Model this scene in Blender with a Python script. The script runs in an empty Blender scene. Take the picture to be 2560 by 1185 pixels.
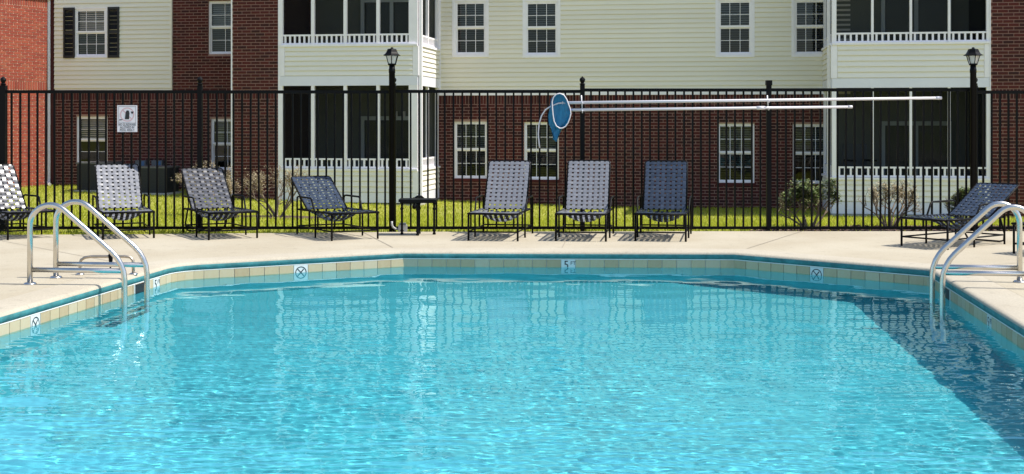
import bpy, math, random
import numpy as np
from mathutils import Vector, Matrix

random.seed(7)
rng = np.random.default_rng(7)
S = bpy.context.scene
COL = S.collection

# ---------------------------------------------------------------- camera, sky, sun, exposure
CAM_H, F, CX, HY = 1.37, 3200.0, 1280.0, 310.0
cam = bpy.data.cameras.new('camera')
cam.lens = 45.0
cam.sensor_width = 36.0
cam.shift_y = -(592.5 - HY) / 2560.0
cam.clip_end = 2000
camo = bpy.data.objects.new('camera', cam)
camo.location = (0, 0, CAM_H)
camo.rotation_euler = (math.pi / 2, 0, 0)
COL.objects.link(camo)
S.camera = camo

SUN_EL = math.radians(58)
SUN_AZ = math.radians(-8)          # measured from +X towards +Y
sun_dir = Vector((math.cos(SUN_EL) * math.cos(SUN_AZ), math.cos(SUN_EL) * math.sin(SUN_AZ), math.sin(SUN_EL)))
world = bpy.data.worlds.new('World')
S.world = world
world.use_nodes = True
wn = world.node_tree
sky = wn.nodes.new('ShaderNodeTexSky')
sky.sky_type = 'NISHITA'
sky.sun_disc = False
sky.sun_elevation = SUN_EL
sky.sun_rotation = math.pi / 2 - SUN_AZ
sky.air_density = 1.0
sky.dust_density = 1.2
wn.links.new(sky.outputs[0], wn.nodes['Background'].inputs[0])
wn.nodes['Background'].inputs[1].default_value = 0.12
sl = bpy.data.lights.new('sun', 'SUN')
sl.energy = 3.9
sl.angle = math.radians(0.5)
sl.color = (1.0, 0.95, 0.87)
sl.cycles.is_caustics_light = True
slo = bpy.data.objects.new('sun', sl)
slo.rotation_euler = sun_dir.to_track_quat('Z', 'Y').to_euler()
slo.location = (10, 5, 20)
COL.objects.link(slo)
S.view_settings.view_transform = 'Standard'
S.view_settings.look = 'None'
S.view_settings.exposure = 0.8
S.view_settings.gamma = 1.0
S.render.engine = 'CYCLES'
S.cycles.use_denoising = True
S.cycles.max_bounces = 10
S.cycles.transparent_max_bounces = 16
S.cycles.sample_clamp_indirect = 6.0
S.cycles.blur_glossy = 0.3


# ---------------------------------------------------------------- materials
def newmat(name):
    m = bpy.data.materials.new(name)
    m.use_nodes = True
    return m, m.node_tree.nodes, m.node_tree.links, m.node_tree.nodes['Principled BSDF']


def plain(name, col, rough=0.6, metal=0.0, var=0.0, scale=20.0, bump=0.0, spec=None, isl=0.0, objv=0.0, stretch=None):
    m, n, l, b = newmat(name)
    b.inputs['Roughness'].default_value = rough
    b.inputs['Metallic'].default_value = metal
    if spec is not None:
        b.inputs['Specular IOR Level'].default_value = spec
    c = n.new('ShaderNodeRGB')
    c.outputs[0].default_value = (*col, 1)
    out = c.outputs[0]
    tc = n.new('ShaderNodeTexCoord')
    vec = tc.outputs['Object']
    if stretch:
        mp = n.new('ShaderNodeMapping')
        mp.inputs['Scale'].default_value = stretch
        l.new(vec, mp.inputs[0])
        vec = mp.outputs[0]
    nz = None
    if var or bump:
        nz = n.new('ShaderNodeTexNoise')
        nz.inputs['Scale'].default_value = scale
        nz.inputs['Detail'].default_value = 8
        nz.inputs['Roughness'].default_value = 0.65
        l.new(vec, nz.inputs[0])

    def scaled(fac_socket, amount, out):
        mr = n.new('ShaderNodeMapRange')
        mr.inputs['From Min'].default_value = 0.25 if fac_socket.name in ('Fac', 'Factor') else 0
        mr.inputs['From Max'].default_value = 0.75 if fac_socket.name in ('Fac', 'Factor') else 1
        mr.inputs['To Min'].default_value = 1 - amount
        mr.inputs['To Max'].default_value = 1 + amount
        l.new(fac_socket, mr.inputs['Value'])
        vm = n.new('ShaderNodeVectorMath')
        vm.operation = 'SCALE'
        l.new(out, vm.inputs[0])
        l.new(mr.outputs[0], vm.inputs['Scale'])
        return vm.outputs[0]
    if var:
        out = scaled(nz.outputs[0], var, out)
    if isl:
        ge = n.new('ShaderNodeNewGeometry')
        out = scaled(ge.outputs['Random Per Island'], isl, out)
    if objv:
        oi = n.new('ShaderNodeObjectInfo')
        out = scaled(oi.outputs['Random'], objv, out)
    l.new(out, b.inputs['Base Color'])
    if bump:
        bp = n.new('ShaderNodeBump')
        bp.inputs['Strength'].default_value = 0.6
        bp.inputs['Distance'].default_value = bump
        l.new(nz.outputs[0], bp.inputs['Height'])
        l.new(bp.outputs[0], b.inputs['Normal'])
    return m


def ramp_mat(name, stops, rough=0.8, scale=30.0, bump=0.0, use_random=True, noise_mix=0.35):
    """colour picked per piece (island + object random), mottled by noise"""
    m, n, l, b = newmat(name)
    b.inputs['Roughness'].default_value = rough
    ge = n.new('ShaderNodeNewGeometry')
    oi = n.new('ShaderNodeObjectInfo')
    ad = n.new('ShaderNodeMath')
    ad.operation = 'ADD'
    l.new(ge.outputs['Random Per Island'], ad.inputs[0])
    l.new(oi.outputs['Random'], ad.inputs[1])
    fr = n.new('ShaderNodeMath')
    fr.operation = 'FRACT'
    l.new(ad.outputs[0], fr.inputs[0])
    tc = n.new('ShaderNodeTexCoord')
    nz = n.new('ShaderNodeTexNoise')
    nz.inputs['Scale'].default_value = scale
    nz.inputs['Detail'].default_value = 6
    l.new(tc.outputs['Object'], nz.inputs[0])
    mx = n.new('ShaderNodeMix')
    mx.inputs[0].default_value = noise_mix
    l.new(fr.outputs[0], mx.inputs[2])
    l.new(nz.outputs[0], mx.inputs[3])
    cr = n.new('ShaderNodeValToRGB')
    el = cr.color_ramp.elements
    el[0].position, el[0].color = stops[0][0], (*stops[0][1], 1)
    el[1].position, el[1].color = stops[-1][0], (*stops[-1][1], 1)
    for p, c in stops[1:-1]:
        e = el.new(p)
        e.color = (*c, 1)
    l.new(mx.outputs[0], cr.inputs[0])
    l.new(cr.outputs[0], b.inputs['Base Color'])
    if bump:
        bp = n.new('ShaderNodeBump')
        bp.inputs['Strength'].default_value = 0.6
        bp.inputs['Distance'].default_value = bump
        l.new(nz.outputs[0], bp.inputs['Height'])
        l.new(bp.outputs[0], b.inputs['Normal'])
    return m


def deck_mat(name, base, warm):
    m, n, l, b = newmat(name)
    b.inputs['Roughness'].default_value = 0.85
    tc = n.new('ShaderNodeTexCoord')
    n1 = n.new('ShaderNodeTexNoise'); n1.inputs['Scale'].default_value = 0.9; n1.inputs['Detail'].default_value = 6
    n2 = n.new('ShaderNodeTexNoise'); n2.inputs['Scale'].default_value = 60; n2.inputs['Detail'].default_value = 8
    n3 = n.new('ShaderNodeTexNoise'); n3.inputs['Scale'].default_value = 7; n3.inputs['Detail'].default_value = 10; n3.inputs['Roughness'].default_value = .75
    for q in (n1, n2, n3):
        l.new(tc.outputs['Object'], q.inputs[0])
    cr = n.new('ShaderNodeValToRGB')
    cr.color_ramp.elements[0].position = .35; cr.color_ramp.elements[0].color = (*warm, 1)
    cr.color_ramp.elements[1].position = .65; cr.color_ramp.elements[1].color = (*base, 1)
    l.new(n1.outputs[0], cr.inputs[0])
    mr = n.new('ShaderNodeMapRange')
    mr.inputs['From Min'].default_value = .3; mr.inputs['From Max'].default_value = .7
    mr.inputs['To Min'].default_value = .86; mr.inputs['To Max'].default_value = 1.08
    l.new(n2.outputs[0], mr.inputs[0])
    mr2 = n.new('ShaderNodeMapRange')
    mr2.inputs['From Min'].default_value = .28; mr2.inputs['From Max'].default_value = .45
    mr2.inputs['To Min'].default_value = .70; mr2.inputs['To Max'].default_value = 1.0
    l.new(n3.outputs[0], mr2.inputs[0])
    mu = n.new('ShaderNodeMath'); mu.operation = 'MULTIPLY'
    l.new(mr.outputs[0], mu.inputs[0]); l.new(mr2.outputs[0], mu.inputs[1])
    vm = n.new('ShaderNodeVectorMath'); vm.operation = 'SCALE'
    l.new(cr.outputs[0], vm.inputs[0]); l.new(mu.outputs[0], vm.inputs['Scale'])
    l.new(vm.outputs[0], b.inputs['Base Color'])
    bp = n.new('ShaderNodeBump'); bp.inputs['Distance'].default_value = .004; bp.inputs['Strength'].default_value = .5
    l.new(n2.outputs[0], bp.inputs['Height']); l.new(bp.outputs[0], b.inputs['Normal'])
    return m


def glass_mat(name, tint=(1, 1, 1), body=None, bodyfac=0.0, bump=0.0):
    """thin pane: Fresnel mirror over clear (or partly opaque) glass"""
    m, n, l, b = newmat(name)
    n.remove(b)
    out = n['Material Output']
    tr = n.new('ShaderNodeBsdfTransparent'); tr.inputs[0].default_value = (*tint, 1)
    gl = n.new('ShaderNodeBsdfGlossy'); gl.inputs['Roughness'].default_value = .02
    fr = n.new('ShaderNodeFresnel'); fr.inputs[0].default_value = 1.5
    mx = n.new('ShaderNodeMixShader')
    src = tr.outputs[0]
    if body:
        df = n.new('ShaderNodeBsdfDiffuse'); df.inputs[0].default_value = (*body, 1)
        m2 = n.new('ShaderNodeMixShader'); m2.inputs[0].default_value = bodyfac
        l.new(tr.outputs[0], m2.inputs[1]); l.new(df.outputs[0], m2.inputs[2])
        src = m2.outputs[0]
    l.new(fr.outputs[0], mx.inputs[0]); l.new(src, mx.inputs[1]); l.new(gl.outputs[0], mx.inputs[2])
    l.new(mx.outputs[0], out.inputs[0])
    if bump:
        tc = n.new('ShaderNodeTexCoord')
        nz = n.new('ShaderNodeTexNoise'); nz.inputs['Scale'].default_value = 4
        l.new(tc.outputs['Object'], nz.inputs[0])
        bp = n.new('ShaderNodeBump'); bp.inputs['Distance'].default_value = bump; bp.inputs['Strength'].default_value = .4
        l.new(nz.outputs[0], bp.inputs['Height'])
        l.new(bp.outputs[0], gl.inputs['Normal'])
    return m


def screen_mat(name, col, cover):
    m, n, l, b = newmat(name)
    n.remove(b)
    tr = n.new('ShaderNodeBsdfTransparent')
    df = n.new('ShaderNodeBsdfDiffuse'); df.inputs[0].default_value = (*col, 1)
    mx = n.new('ShaderNodeMixShader'); mx.inputs[0].default_value = cover
    l.new(tr.outputs[0], mx.inputs[1]); l.new(df.outputs[0], mx.inputs[2])
    l.new(mx.outputs[0], n['Material Output'].inputs[0])
    return m


M = {}
M['deck'] = deck_mat('deck_concrete', (.41, .365, .275), (.36, .312, .225))
M['coping'] = deck_mat('coping_concrete', (.42, .378, .295), (.38, .335, .255))
M['nose'] = plain('teal_bounce_nose', (.045, .185, .19), .7, var=.45, scale=9)  # shade and teal light bounced off the water, put into the colour
M['joint'] = plain('joint_filler', (.27, .235, .185), .9)
M['caulk'] = plain('white_caulk', (.72, .72, .68), .6)
M['plaster'] = plain('pool_plaster', (.145, .475, .525), .75, var=.08, scale=2.5)
M['tile'] = ramp_mat('pool_tile', [(.15, (.40, .29, .165)), (.5, (.48, .375, .225)), (.85, (.50, .42, .29))], .35, 25)
M['grout'] = plain('tile_grout', (.62, .60, .54), .8)
M['tile_white'] = plain('white_marker_tile', (.62, .63, .61), .3)
M['ink'] = plain('black_ink', (.012, .012, .016), .5)
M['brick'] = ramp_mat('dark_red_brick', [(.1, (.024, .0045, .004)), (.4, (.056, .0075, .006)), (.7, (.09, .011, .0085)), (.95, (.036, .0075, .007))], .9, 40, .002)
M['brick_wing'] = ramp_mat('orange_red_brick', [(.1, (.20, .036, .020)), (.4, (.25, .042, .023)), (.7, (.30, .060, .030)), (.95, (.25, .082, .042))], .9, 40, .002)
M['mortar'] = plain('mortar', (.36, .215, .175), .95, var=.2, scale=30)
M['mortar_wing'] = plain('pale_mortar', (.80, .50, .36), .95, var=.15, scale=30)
M['siding'] = plain('cream_vinyl_siding', (.81, .755, .63), .5, var=.05, scale=3, objv=.03, stretch=(1, 1, 6))
M['siding_pale'] = plain('pale_vinyl_siding', (.82, .775, .69), .5, var=.05, scale=3, objv=.03, stretch=(1, 1, 6))
M['white'] = plain('white_trim', (.87, .83, .86), .45, var=.05, scale=6)
M['fascia'] = plain('fascia_metal', (.76, .755, .83), .4, var=.05, scale=2)
M['black'] = plain('black_powder_coat', (.003, .003, .0035), .5, var=.3, scale=60, spec=.12)
M['shutter'] = plain('black_shutter', (.008, .008, .009), .5)
M['steel'] = plain('stainless_steel', (.62, .60, .56), .24, 1.0, var=.08, scale=15)
M['steel_dull'] = plain('weathered_steel', (.45, .38, .30), .4, .9, var=.2, scale=25)
M['glass'] = glass_mat('window_glass', (.6, .65, .66), bump=.004)
M['glass_lower'] = glass_mat('screened_glass', (.30, .33, .34), bump=.004)
M['lantern'] = glass_mat('lantern_glass', (.95, .95, .93), (.85, .84, .78), .55)
M['screen'] = screen_mat('insect_screen', (.012, .013, .014), .5)
M['blind'] = plain('blind_slats', (.32, .32, .31), .6)
M['blind_tan'] = plain('tan_blind_slats', (.78, .62, .53), .6)
M['glass_clear'] = glass_mat('clear_window_glass', (.92, .94, .94), bump=.004)
M['room'] = plain('room_dark', (.06, .06, .065), .9)
M['porch'] = plain('porch_wall', (.20, .21, .18), .9)
M['door'] = plain('door_frame', (.62, .68, .68), .5)
M['roof'] = plain('roof_shingle', (.06, .055, .05), .95, var=.3, scale=15)
M['strap_grey'] = plain('grey_vinyl_strap', (.165, .171, .192), .4, var=.06, scale=40, isl=.05, objv=.06)
M['strap_charcoal'] = plain('charcoal_vinyl_strap', (.055, .058, .07), .24, var=.06, scale=40, objv=.12)
M['strap_navy'] = plain('navy_vinyl_strap', (.027, .038, .060), .26, var=.1, scale=40, objv=.2)
M['strap_shade'] = plain('shaded_strap_underside', (.012, .013, .017), .7)  # shade under the straps painted as a near-black underside
M['grass'] = ramp_mat('lawn_blade', [(.05, (.17, .23, .018)), (.4, (.37, .42, .030)), (.75, (.50, .49, .045)), (1, (.60, .49, .12))], .7, 1.2, noise_mix=.5)
gn = M['grass'].node_tree.nodes; gk = M['grass'].node_tree.links
gtr = gn.new('ShaderNodeBsdfTranslucent'); gmx = gn.new('ShaderNodeMixShader'); gmx.inputs[0].default_value = .45
gk.new(gn['Color Ramp'].outputs[0], gtr.inputs[0]); gk.new(gn['Principled BSDF'].outputs[0], gmx.inputs[1]); gk.new(gtr.outputs[0], gmx.inputs[2])
gk.new(gmx.outputs[0], gn['Material Output'].inputs[0])
M['soil'] = plain('lawn_ground', (.25, .255, .035), .95, var=.35, scale=6)
M['mulch'] = plain('bark_mulch', (.07, .038, .026), .95, var=.5, scale=45, bump=.02)
M['chip'] = ramp_mat('mulch_chip', [(.1, (.035, .02, .014)), (.5, (.085, .045, .03)), (.9, (.15, .09, .06))], .9, 20)
M['twig'] = plain('pale_twig', (.25, .19, .13), .9, var=.3, scale=60)
M['bud'] = ramp_mat('dry_bud', [(.1, (.24, .18, .105)), (.5, (.38, .31, .18)), (.9, (.46, .41, .25))], .8, 20)
M['leaf'] = ramp_mat('shrub_leaf', [(.1, (.045, .085, .018)), (.5, (.10, .15, .03)), (.9, (.19, .21, .06))], .6, 20)
M['net'] = plain('blue_net', (.012, .19, .36), .45, var=.35, scale=18, stretch=(3, 3, 1))
M['pole'] = plain('white_painted_pole', (.72, .68, .70), .3)
M['plastic_blue'] = plain('blue_plastic', (.03, .08, .25), .4)
M['grey_box'] = plain('grey_metal_box', (.10, .115, .13), .5)
M['ac'] = plain('condenser_metal', (.014, .016, .017), .6, var=.15, scale=20)
M['ac_lid'] = plain('condenser_lid', (.10, .10, .10), .5)
M['pvc'] = plain('white_pvc', (.38, .38, .37), .45)
M['sign'] = plain('sign_board', (.74, .72, .74), .5)
M['sign_red'] = plain('faded_red_print', (.62, .42, .44), .6)
M['label_blue'] = plain('blue_label', (.05, .13, .27), .5)
M['foundation'] = plain('concrete_foundation', (.40, .39, .36), .9, var=.15, scale=12)


# ---------------------------------------------------------------- mesh helpers
class MB:
    def __init__(self):
        self.v, self.f, self.mi = [], [], []
        self.cur = 0

    def quad(self, a, b, c, d):
        i = len(self.v)
        self.v += [tuple(a), tuple(b), tuple(c), tuple(d)]
        self.f.append((i, i + 1, i + 2, i + 3)); self.mi.append(self.cur)

    def box(self, x0, x1, y0, y1, z0, z1):
        i = len(self.v)
        self.v += [(x0, y0, z0), (x1, y0, z0), (x1, y1, z0), (x0, y1, z0), (x0, y0, z1), (x1, y0, z1), (x1, y1, z1), (x0, y1, z1)]
        for q in ((0, 3, 2, 1), (4, 5, 6, 7), (0, 1, 5, 4), (1, 2, 6, 5), (2, 3, 7, 6), (3, 0, 4, 7)):
            self.f.append(tuple(i + k for k in q)); self.mi.append(self.cur)
        return self

    def prism(self, poly, y0, y1):
        """poly in x,z extruded along y"""
        n = len(poly); i = len(self.v)
        self.v += [(x, y0, z) for x, z in poly] + [(x, y1, z) for x, z in poly]
        self.f.append(tuple(i + k for k in range(n))); self.mi.append(self.cur)
        self.f.append(tuple(i + n + k for k in reversed(range(n)))); self.mi.append(self.cur)
        for k in range(n):
            a, b = k, (k + 1) % n
            self.f.append((i + a, i + n + a, i + n + b, i + b)); self.mi.append(self.cur)

    def tube(self, pts, r, n=8, closed=False, caps=True):
        pts = [Vector(p) for p in pts]
        rs = r if isinstance(r, (list, tuple)) else [r] * len(pts)
        N = len(pts); base = len(self.v)
        up = None
        for k, p in enumerate(pts):
            if closed:
                t = (pts[(k + 1) % N] - pts[k - 1]).normalized()
            else:
                t = (pts[min(k + 1, N - 1)] - pts[max(k - 1, 0)]).normalized()
            if up is None:
                up = Vector((0, 0, 1)) if abs(t.z) < .9 else Vector((0, 1, 0))
            a = (up - t * up.dot(t)).normalized()
            up = a
            b = t.cross(a)
            for j in range(n):
                an = 2 * math.pi * j / n
                q = p + (a * math.cos(an) + b * math.sin(an)) * rs[k]
                self.v.append(tuple(q))
        M_ = N if closed else N - 1
        for k in range(M_):
            for j in range(n):
                a0 = base + k * n + j; a1 = base + k * n + (j + 1) % n
                b0 = base + ((k + 1) % N) * n + j; b1 = base + ((k + 1) % N) * n + (j + 1) % n
                self.f.append((a0, a1, b1, b0)); self.mi.append(self.cur)
        if caps and not closed:
            self.f.append(tuple(base + j for j in reversed(range(n)))); self.mi.append(self.cur)
            self.f.append(tuple(base + (N - 1) * n + j for j in range(n))); self.mi.append(self.cur)
        return self

    def lathe(self, prof, n=12, c=(0, 0, 0), rot=0.0):
        base = len(self.v)
        for r, z in prof:
            for j in range(n):
                a = 2 * math.pi * j / n + rot
                self.v.append((c[0] + r * math.cos(a), c[1] + r * math.sin(a), c[2] + z))
        for k in range(len(prof) - 1):
            for j in range(n):
                self.f.append((base + k * n + j, base + k * n + (j + 1) % n, base + (k + 1) * n + (j + 1) % n, base + (k + 1) * n + j)); self.mi.append(self.cur)
        self.f.append(tuple(base + j for j in reversed(range(n)))); self.mi.append(self.cur)
        self.f.append(tuple(base + (len(prof) - 1) * n + j for j in range(n))); self.mi.append(self.cur)
        return self

    def ribbon(self, pts, sides, norms, w, t=.0024):
        """thin strap of width w, thickness t along pts"""
        base = len(self.v); N = len(pts)
        for p, s, nn in zip(pts, sides, norms):
            for a, b in ((-1, 1), (1, 1), (1, -1), (-1, -1)):
                self.v.append(tuple(p + s * (a * w / 2) + nn * (b * t / 2)))
        for k in range(N - 1):
            for j in range(4):
                a0 = base + k * 4 + j; a1 = base + k * 4 + (j + 1) % 4
                self.f.append((a0, a0 + 4, a1 + 4, a1)); self.mi.append(1 if j == 2 else 0)
        self.f.append(tuple(base + j for j in range(4))); self.mi.append(self.cur)
        self.f.append(tuple(base + (N - 1) * 4 + j for j in reversed(range(4)))); self.mi.append(self.cur)

    def mesh(self, name, mats, smooth=False):
        me = bpy.data.meshes.new(name)
        me.from_pydata(self.v, [], self.f)
        if not isinstance(mats, (list, tuple)):
            mats = [mats]
        for m in mats:
            me.materials.append(M[m] if isinstance(m, str) else m)
        if len(mats) > 1:
            me.polygons.foreach_set('material_index', self.mi)
        if smooth:
            me.polygons.foreach_set('use_smooth', [True] * len(me.polygons))
        me.update()
        return me

    def build(self, name, mats, parent=None, smooth=False, loc=None, rz=None):
        return link(name, self.mesh(name, mats, smooth), parent, loc, rz)


def link(name, data, parent=None, loc=None, rz=None, scale=None):
    o = bpy.data.objects.new(name, data)
    COL.objects.link(o)
    if parent is not None:
        o.parent = parent
    if loc is not None:
        o.location = loc
    if rz is not None:
        o.rotation_euler = (0, 0, rz)
    if scale is not None:
        o.scale = scale
    return o


def tag(o, label=None, cat=None, group=None, kind=None):
    if label: o['label'] = label
    if cat: o['category'] = cat
    if group: o['group'] = group
    if kind: o['kind'] = kind
    return o


def thing(name, loc, rz, label, cat, group=None):
    return tag(link(name, None, None, loc, rz), label, cat, group)


def box(name, mat, parent, x0, x1, y0, y1, z0, z1):
    return MB().box(x0, x1, y0, y1, z0, z1).build(name, mat, parent)


def text_mesh(txt, size, align='CENTER'):
    cu = bpy.data.curves.new('lettering', 'FONT')
    cu.body = txt
    cu.size = size
    cu.align_x = align
    cu.extrude = .0006
    o = bpy.data.objects.new('lettering', cu)
    COL.objects.link(o)
    dg = bpy.context.evaluated_depsgraph_get()
    me = bpy.data.meshes.new_from_object(o.evaluated_get(dg))
    bpy.data.objects.remove(o)
    bpy.data.curves.remove(cu)
    return me


def at(px, py, Y):
    """point seen at picture position px,py and distance Y"""
    return Vector(((px - CX) / F * Y, Y, CAM_H - (py - HY) / F * Y))


def on_deck(px, py, z=0.0):
    Y = F * (CAM_H - z) / (py - HY)
    return Vector(((px - CX) / F * Y, Y, z))


def arc(c, r, a0, a1, n):
    return [(c[0] + r * math.cos(math.radians(a0 + (a1 - a0) * k / n)), c[1] + r * math.sin(math.radians(a0 + (a1 - a0) * k / n))) for k in range(n + 1)]


# ---------------------------------------------------------------- pool outline
pool = [(-4.69, 1.2), (2.45, 1.2), (3.985, 12.18), (2.38, 13.70), (-1.17, 13.82), (-3.31, 12.60), (-3.47, 11.4)]
# the left bend is rounded, the other corners are crisp


def fillet(p0, p1, p2, r, n):
    a, b, c = Vector(p0), Vector(p1), Vector(p2)
    u, v = (a - b).normalized(), (c - b).normalized()
    ang = u.angle(v)
    d = r / math.tan(ang / 2)
    s, e = b + u * d, b + v * d
    return [tuple((1 - t) ** 2 * s + 2 * t * (1 - t) * b + t * t * e) for t in [k / n for k in range(n + 1)]]


pool = pool[:5] + fillet(pool[4], pool[5], (-3.56, 10.6), .55, 5)
pool = pool[:2] + fillet(pool[1], pool[2], pool[3], .12, 3) + pool[3:]


def offset(poly, d):
    """move each edge outwards by d (polygon is counter-clockwise)"""
    n = len(poly); out = []
    for i in range(n):
        p0, p1, p2 = Vector(poly[i - 1]), Vector(poly[i]), Vector(poly[(i + 1) % n])
        e1, e2 = (p1 - p0).normalized(), (p2 - p1).normalized()
        n1, n2 = Vector((e1.y, -e1.x)), Vector((e2.y, -e2.x))
        m = (n1 + n2).normalized()
        out.append(tuple(p1 + m * (d / max(.3, m.dot(n1)))))
    return out


def inside(poly, X, Y):
    r = np.zeros(X.shape, bool)
    n = len(poly)
    for i in range(n):
        x0, y0 = poly[i]; x1, y1 = poly[(i + 1) % n]
        c = ((y0 > Y) != (y1 > Y)) & (X < (x1 - x0) * (Y - y0) / (y1 - y0 + 1e-12) + x0)
        r ^= c
    return r


WATER_Z, TILE_TOP = -0.165, -0.085


def floor_z(y):
    return -1.38 + .44 * min(1, max(0, (13.0 - y) / 8.0))


# basin: walls and floor
b = MB()
n = len(pool)
for i in range(n):
    p, q = pool[i], pool[(i + 1) % n]
    m_ = 1 if abs(q[1] - p[1]) < 3 else 12
    for k in range(m_):
        e0 = [p[j] + (q[j] - p[j]) * k / m_ for j in (0, 1)]; e1 = [p[j] + (q[j] - p[j]) * (k + 1) / m_ for j in (0, 1)]
        b.quad((*e1, -.03), (*e0, -.03), (*e0, floor_z(e0[1])), (*e1, floor_z(e1[1])))
for k in range(32):      # floor in cross strips, shallower towards the camera
    y0, y1 = 1.0 + 13 * k / 32, 1.0 + 13 * (k + 1) / 32
    b.quad((-5.2, y0, floor_z(y0)), (4.6, y0, floor_z(y0)), (4.6, y1, floor_z(y1)), (-5.2, y1, floor_z(y1)))
basin = tag(b.build('pool_basin', 'plaster'), kind='structure')
basin.cycles.is_caustics_receiver = True

# coping swept round the pool with a rounded nose
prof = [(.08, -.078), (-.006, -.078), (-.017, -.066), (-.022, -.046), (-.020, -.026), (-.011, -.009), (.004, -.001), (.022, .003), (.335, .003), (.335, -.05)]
rings = [offset(pool, d) for d, z in prof]
b = MB()
for k, (d, z) in enumerate(prof):
    b.v += [(x, y, z) for x, y in rings[k]]
for k in range(len(prof) - 1):
    for i in range(n):
        j = (i + 1) % n
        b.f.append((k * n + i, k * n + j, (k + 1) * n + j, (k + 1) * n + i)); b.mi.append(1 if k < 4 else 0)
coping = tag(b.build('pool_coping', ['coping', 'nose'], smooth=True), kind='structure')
coping.modifiers.new('edge', 'EDGE_SPLIT').split_angle = math.radians(50)
b = MB()   # white bead of caulk under the nose
for i in range(n):
    p, q = offset(pool, -.012)[i], offset(pool, -.012)[(i + 1) % n]
    p2, q2 = pool[i], pool[(i + 1) % n]
    b.quad((*q, -.077), (*p, -.077), (*p, TILE_TOP), (*q, TILE_TOP))
    b.quad((*q, TILE_TOP), (*p, TILE_TOP), (*p2, TILE_TOP), (*q2, TILE_TOP))
b.build('caulk_bead', 'caulk', coping)

# deck slab with the pool cut out, and its joints
import bmesh
deck_outer = [(-30, -12), (30, -12), (30, 16.36), (2.2, 16.36), (-1.2, 16.28), (-4.6, 15.92), (-8, 15.72), (-30, 15.6)]
hole = offset(pool, .343)
bm = bmesh.new()
for loop in (deck_outer, hole):
    vs = [bm.verts.new((x, y, 0)) for x, y in loop]
    for i in range(len(vs)):
        bm.edges.new((vs[i], vs[(i + 1) % len(vs)]))
bmesh.ops.triangle_fill(bm, use_beauty=True, use_dissolve=False, edges=bm.edges[:])
bmesh.ops.recalc_face_normals(bm, faces=bm.faces[:])
if sum(f.normal.z for f in bm.faces) < 0:
    bmesh.ops.reverse_faces(bm, faces=bm.faces[:])
edge = [e for e in bm.edges if len(e.link_faces) == 1]
r = bmesh.ops.extrude_edge_only(bm, edges=edge)
for v in [g for g in r['geom'] if isinstance(g, bmesh.types.BMVert)]:
    v.co.z = -.12
me = bpy.data.meshes.new('pool_deck'); bm.to_mesh(me); bm.free()
me.materials.append(M['deck'])
deck = tag(link('pool_deck', me), kind='structure')
b = MB()   # filler in the gap between coping and deck
o1, o2 = offset(pool, .333), offset(pool, .345)
for i in range(n):
    j = (i + 1) % n
    b.quad((*o1[i], -.004), (*o1[j], -.004), (*o2[j], -.004), (*o2[i], -.004))
b.build('joint_strip', 'caulk', deck)
b = MB()   # saw-cut control joints, 4 mm above the slab
def joint(p, q, w=.009):
    p, q = Vector((*p, .004)), Vector((*q, .004))
    d = (q - p).normalized(); s = Vector((d.y, -d.x, 0)) * w / 2
    b.quad(p - s, q - s, q + s, p + s)
joint((-1.32, 14.18), (-1.9, 16.25)); joint((2.58, 14.05), (3.7, 16.33)); joint((-3.95, 12.7), (-6.6, 15.7))
joint((4.42, 12.3), (8.6, 14.6)); joint((-4.05, 10.9), (-9, 11.4)); joint((4.3, 10.3), (9, 9.7)); joint((.55, 14.1), (.75, 16.34))
b.build('control_joint', 'joint', deck)

# waterline tiles, each its own piece
b = MB()
for i in range(n):
    p, q = offset(pool, -.004)[i], offset(pool, -.004)[(i + 1) % n]
    b.quad((*q, TILE_TOP), (*p, TILE_TOP), (*p, TILE_TOP - .156), (*q, TILE_TOP - .156))
b.build('grout_band', 'grout', basin).cycles.is_caustics_receiver = True
TP = .1555
tile_me = MB().box(-.0745, .0745, 0, .012, -.150, 0).mesh('tile', 'tile')
white_me = MB().box(-.0745, .0745, 0, .013, -.150, 0).mesh('tile', 'tile_white')


def ring_mesh(r0, r1, n=24):
    b = MB()
    for k in range(n):
        a, c = 2 * math.pi * k / n, 2 * math.pi * (k + 1) / n
        b.quad((r0 * math.cos(a), -.0015, r0 * math.sin(a)), (r1 * math.cos(a), -.0015, r1 * math.sin(a)), (r1 * math.cos(c), -.0015, r1 * math.sin(c)), (r0 * math.cos(c), -.0015, r0 * math.sin(c)))
    return b


def stroke(b, x0, z0, x1, z1, w):
    d = Vector((x1 - x0, 0, z1 - z0)).normalized(); s = Vector((d.z, 0, -d.x)) * w / 2
    p, q = Vector((x0, -.0017, z0)), Vector((x1, -.0017, z1))
    b.quad(p - s, q - s, q + s, p + s)


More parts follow.
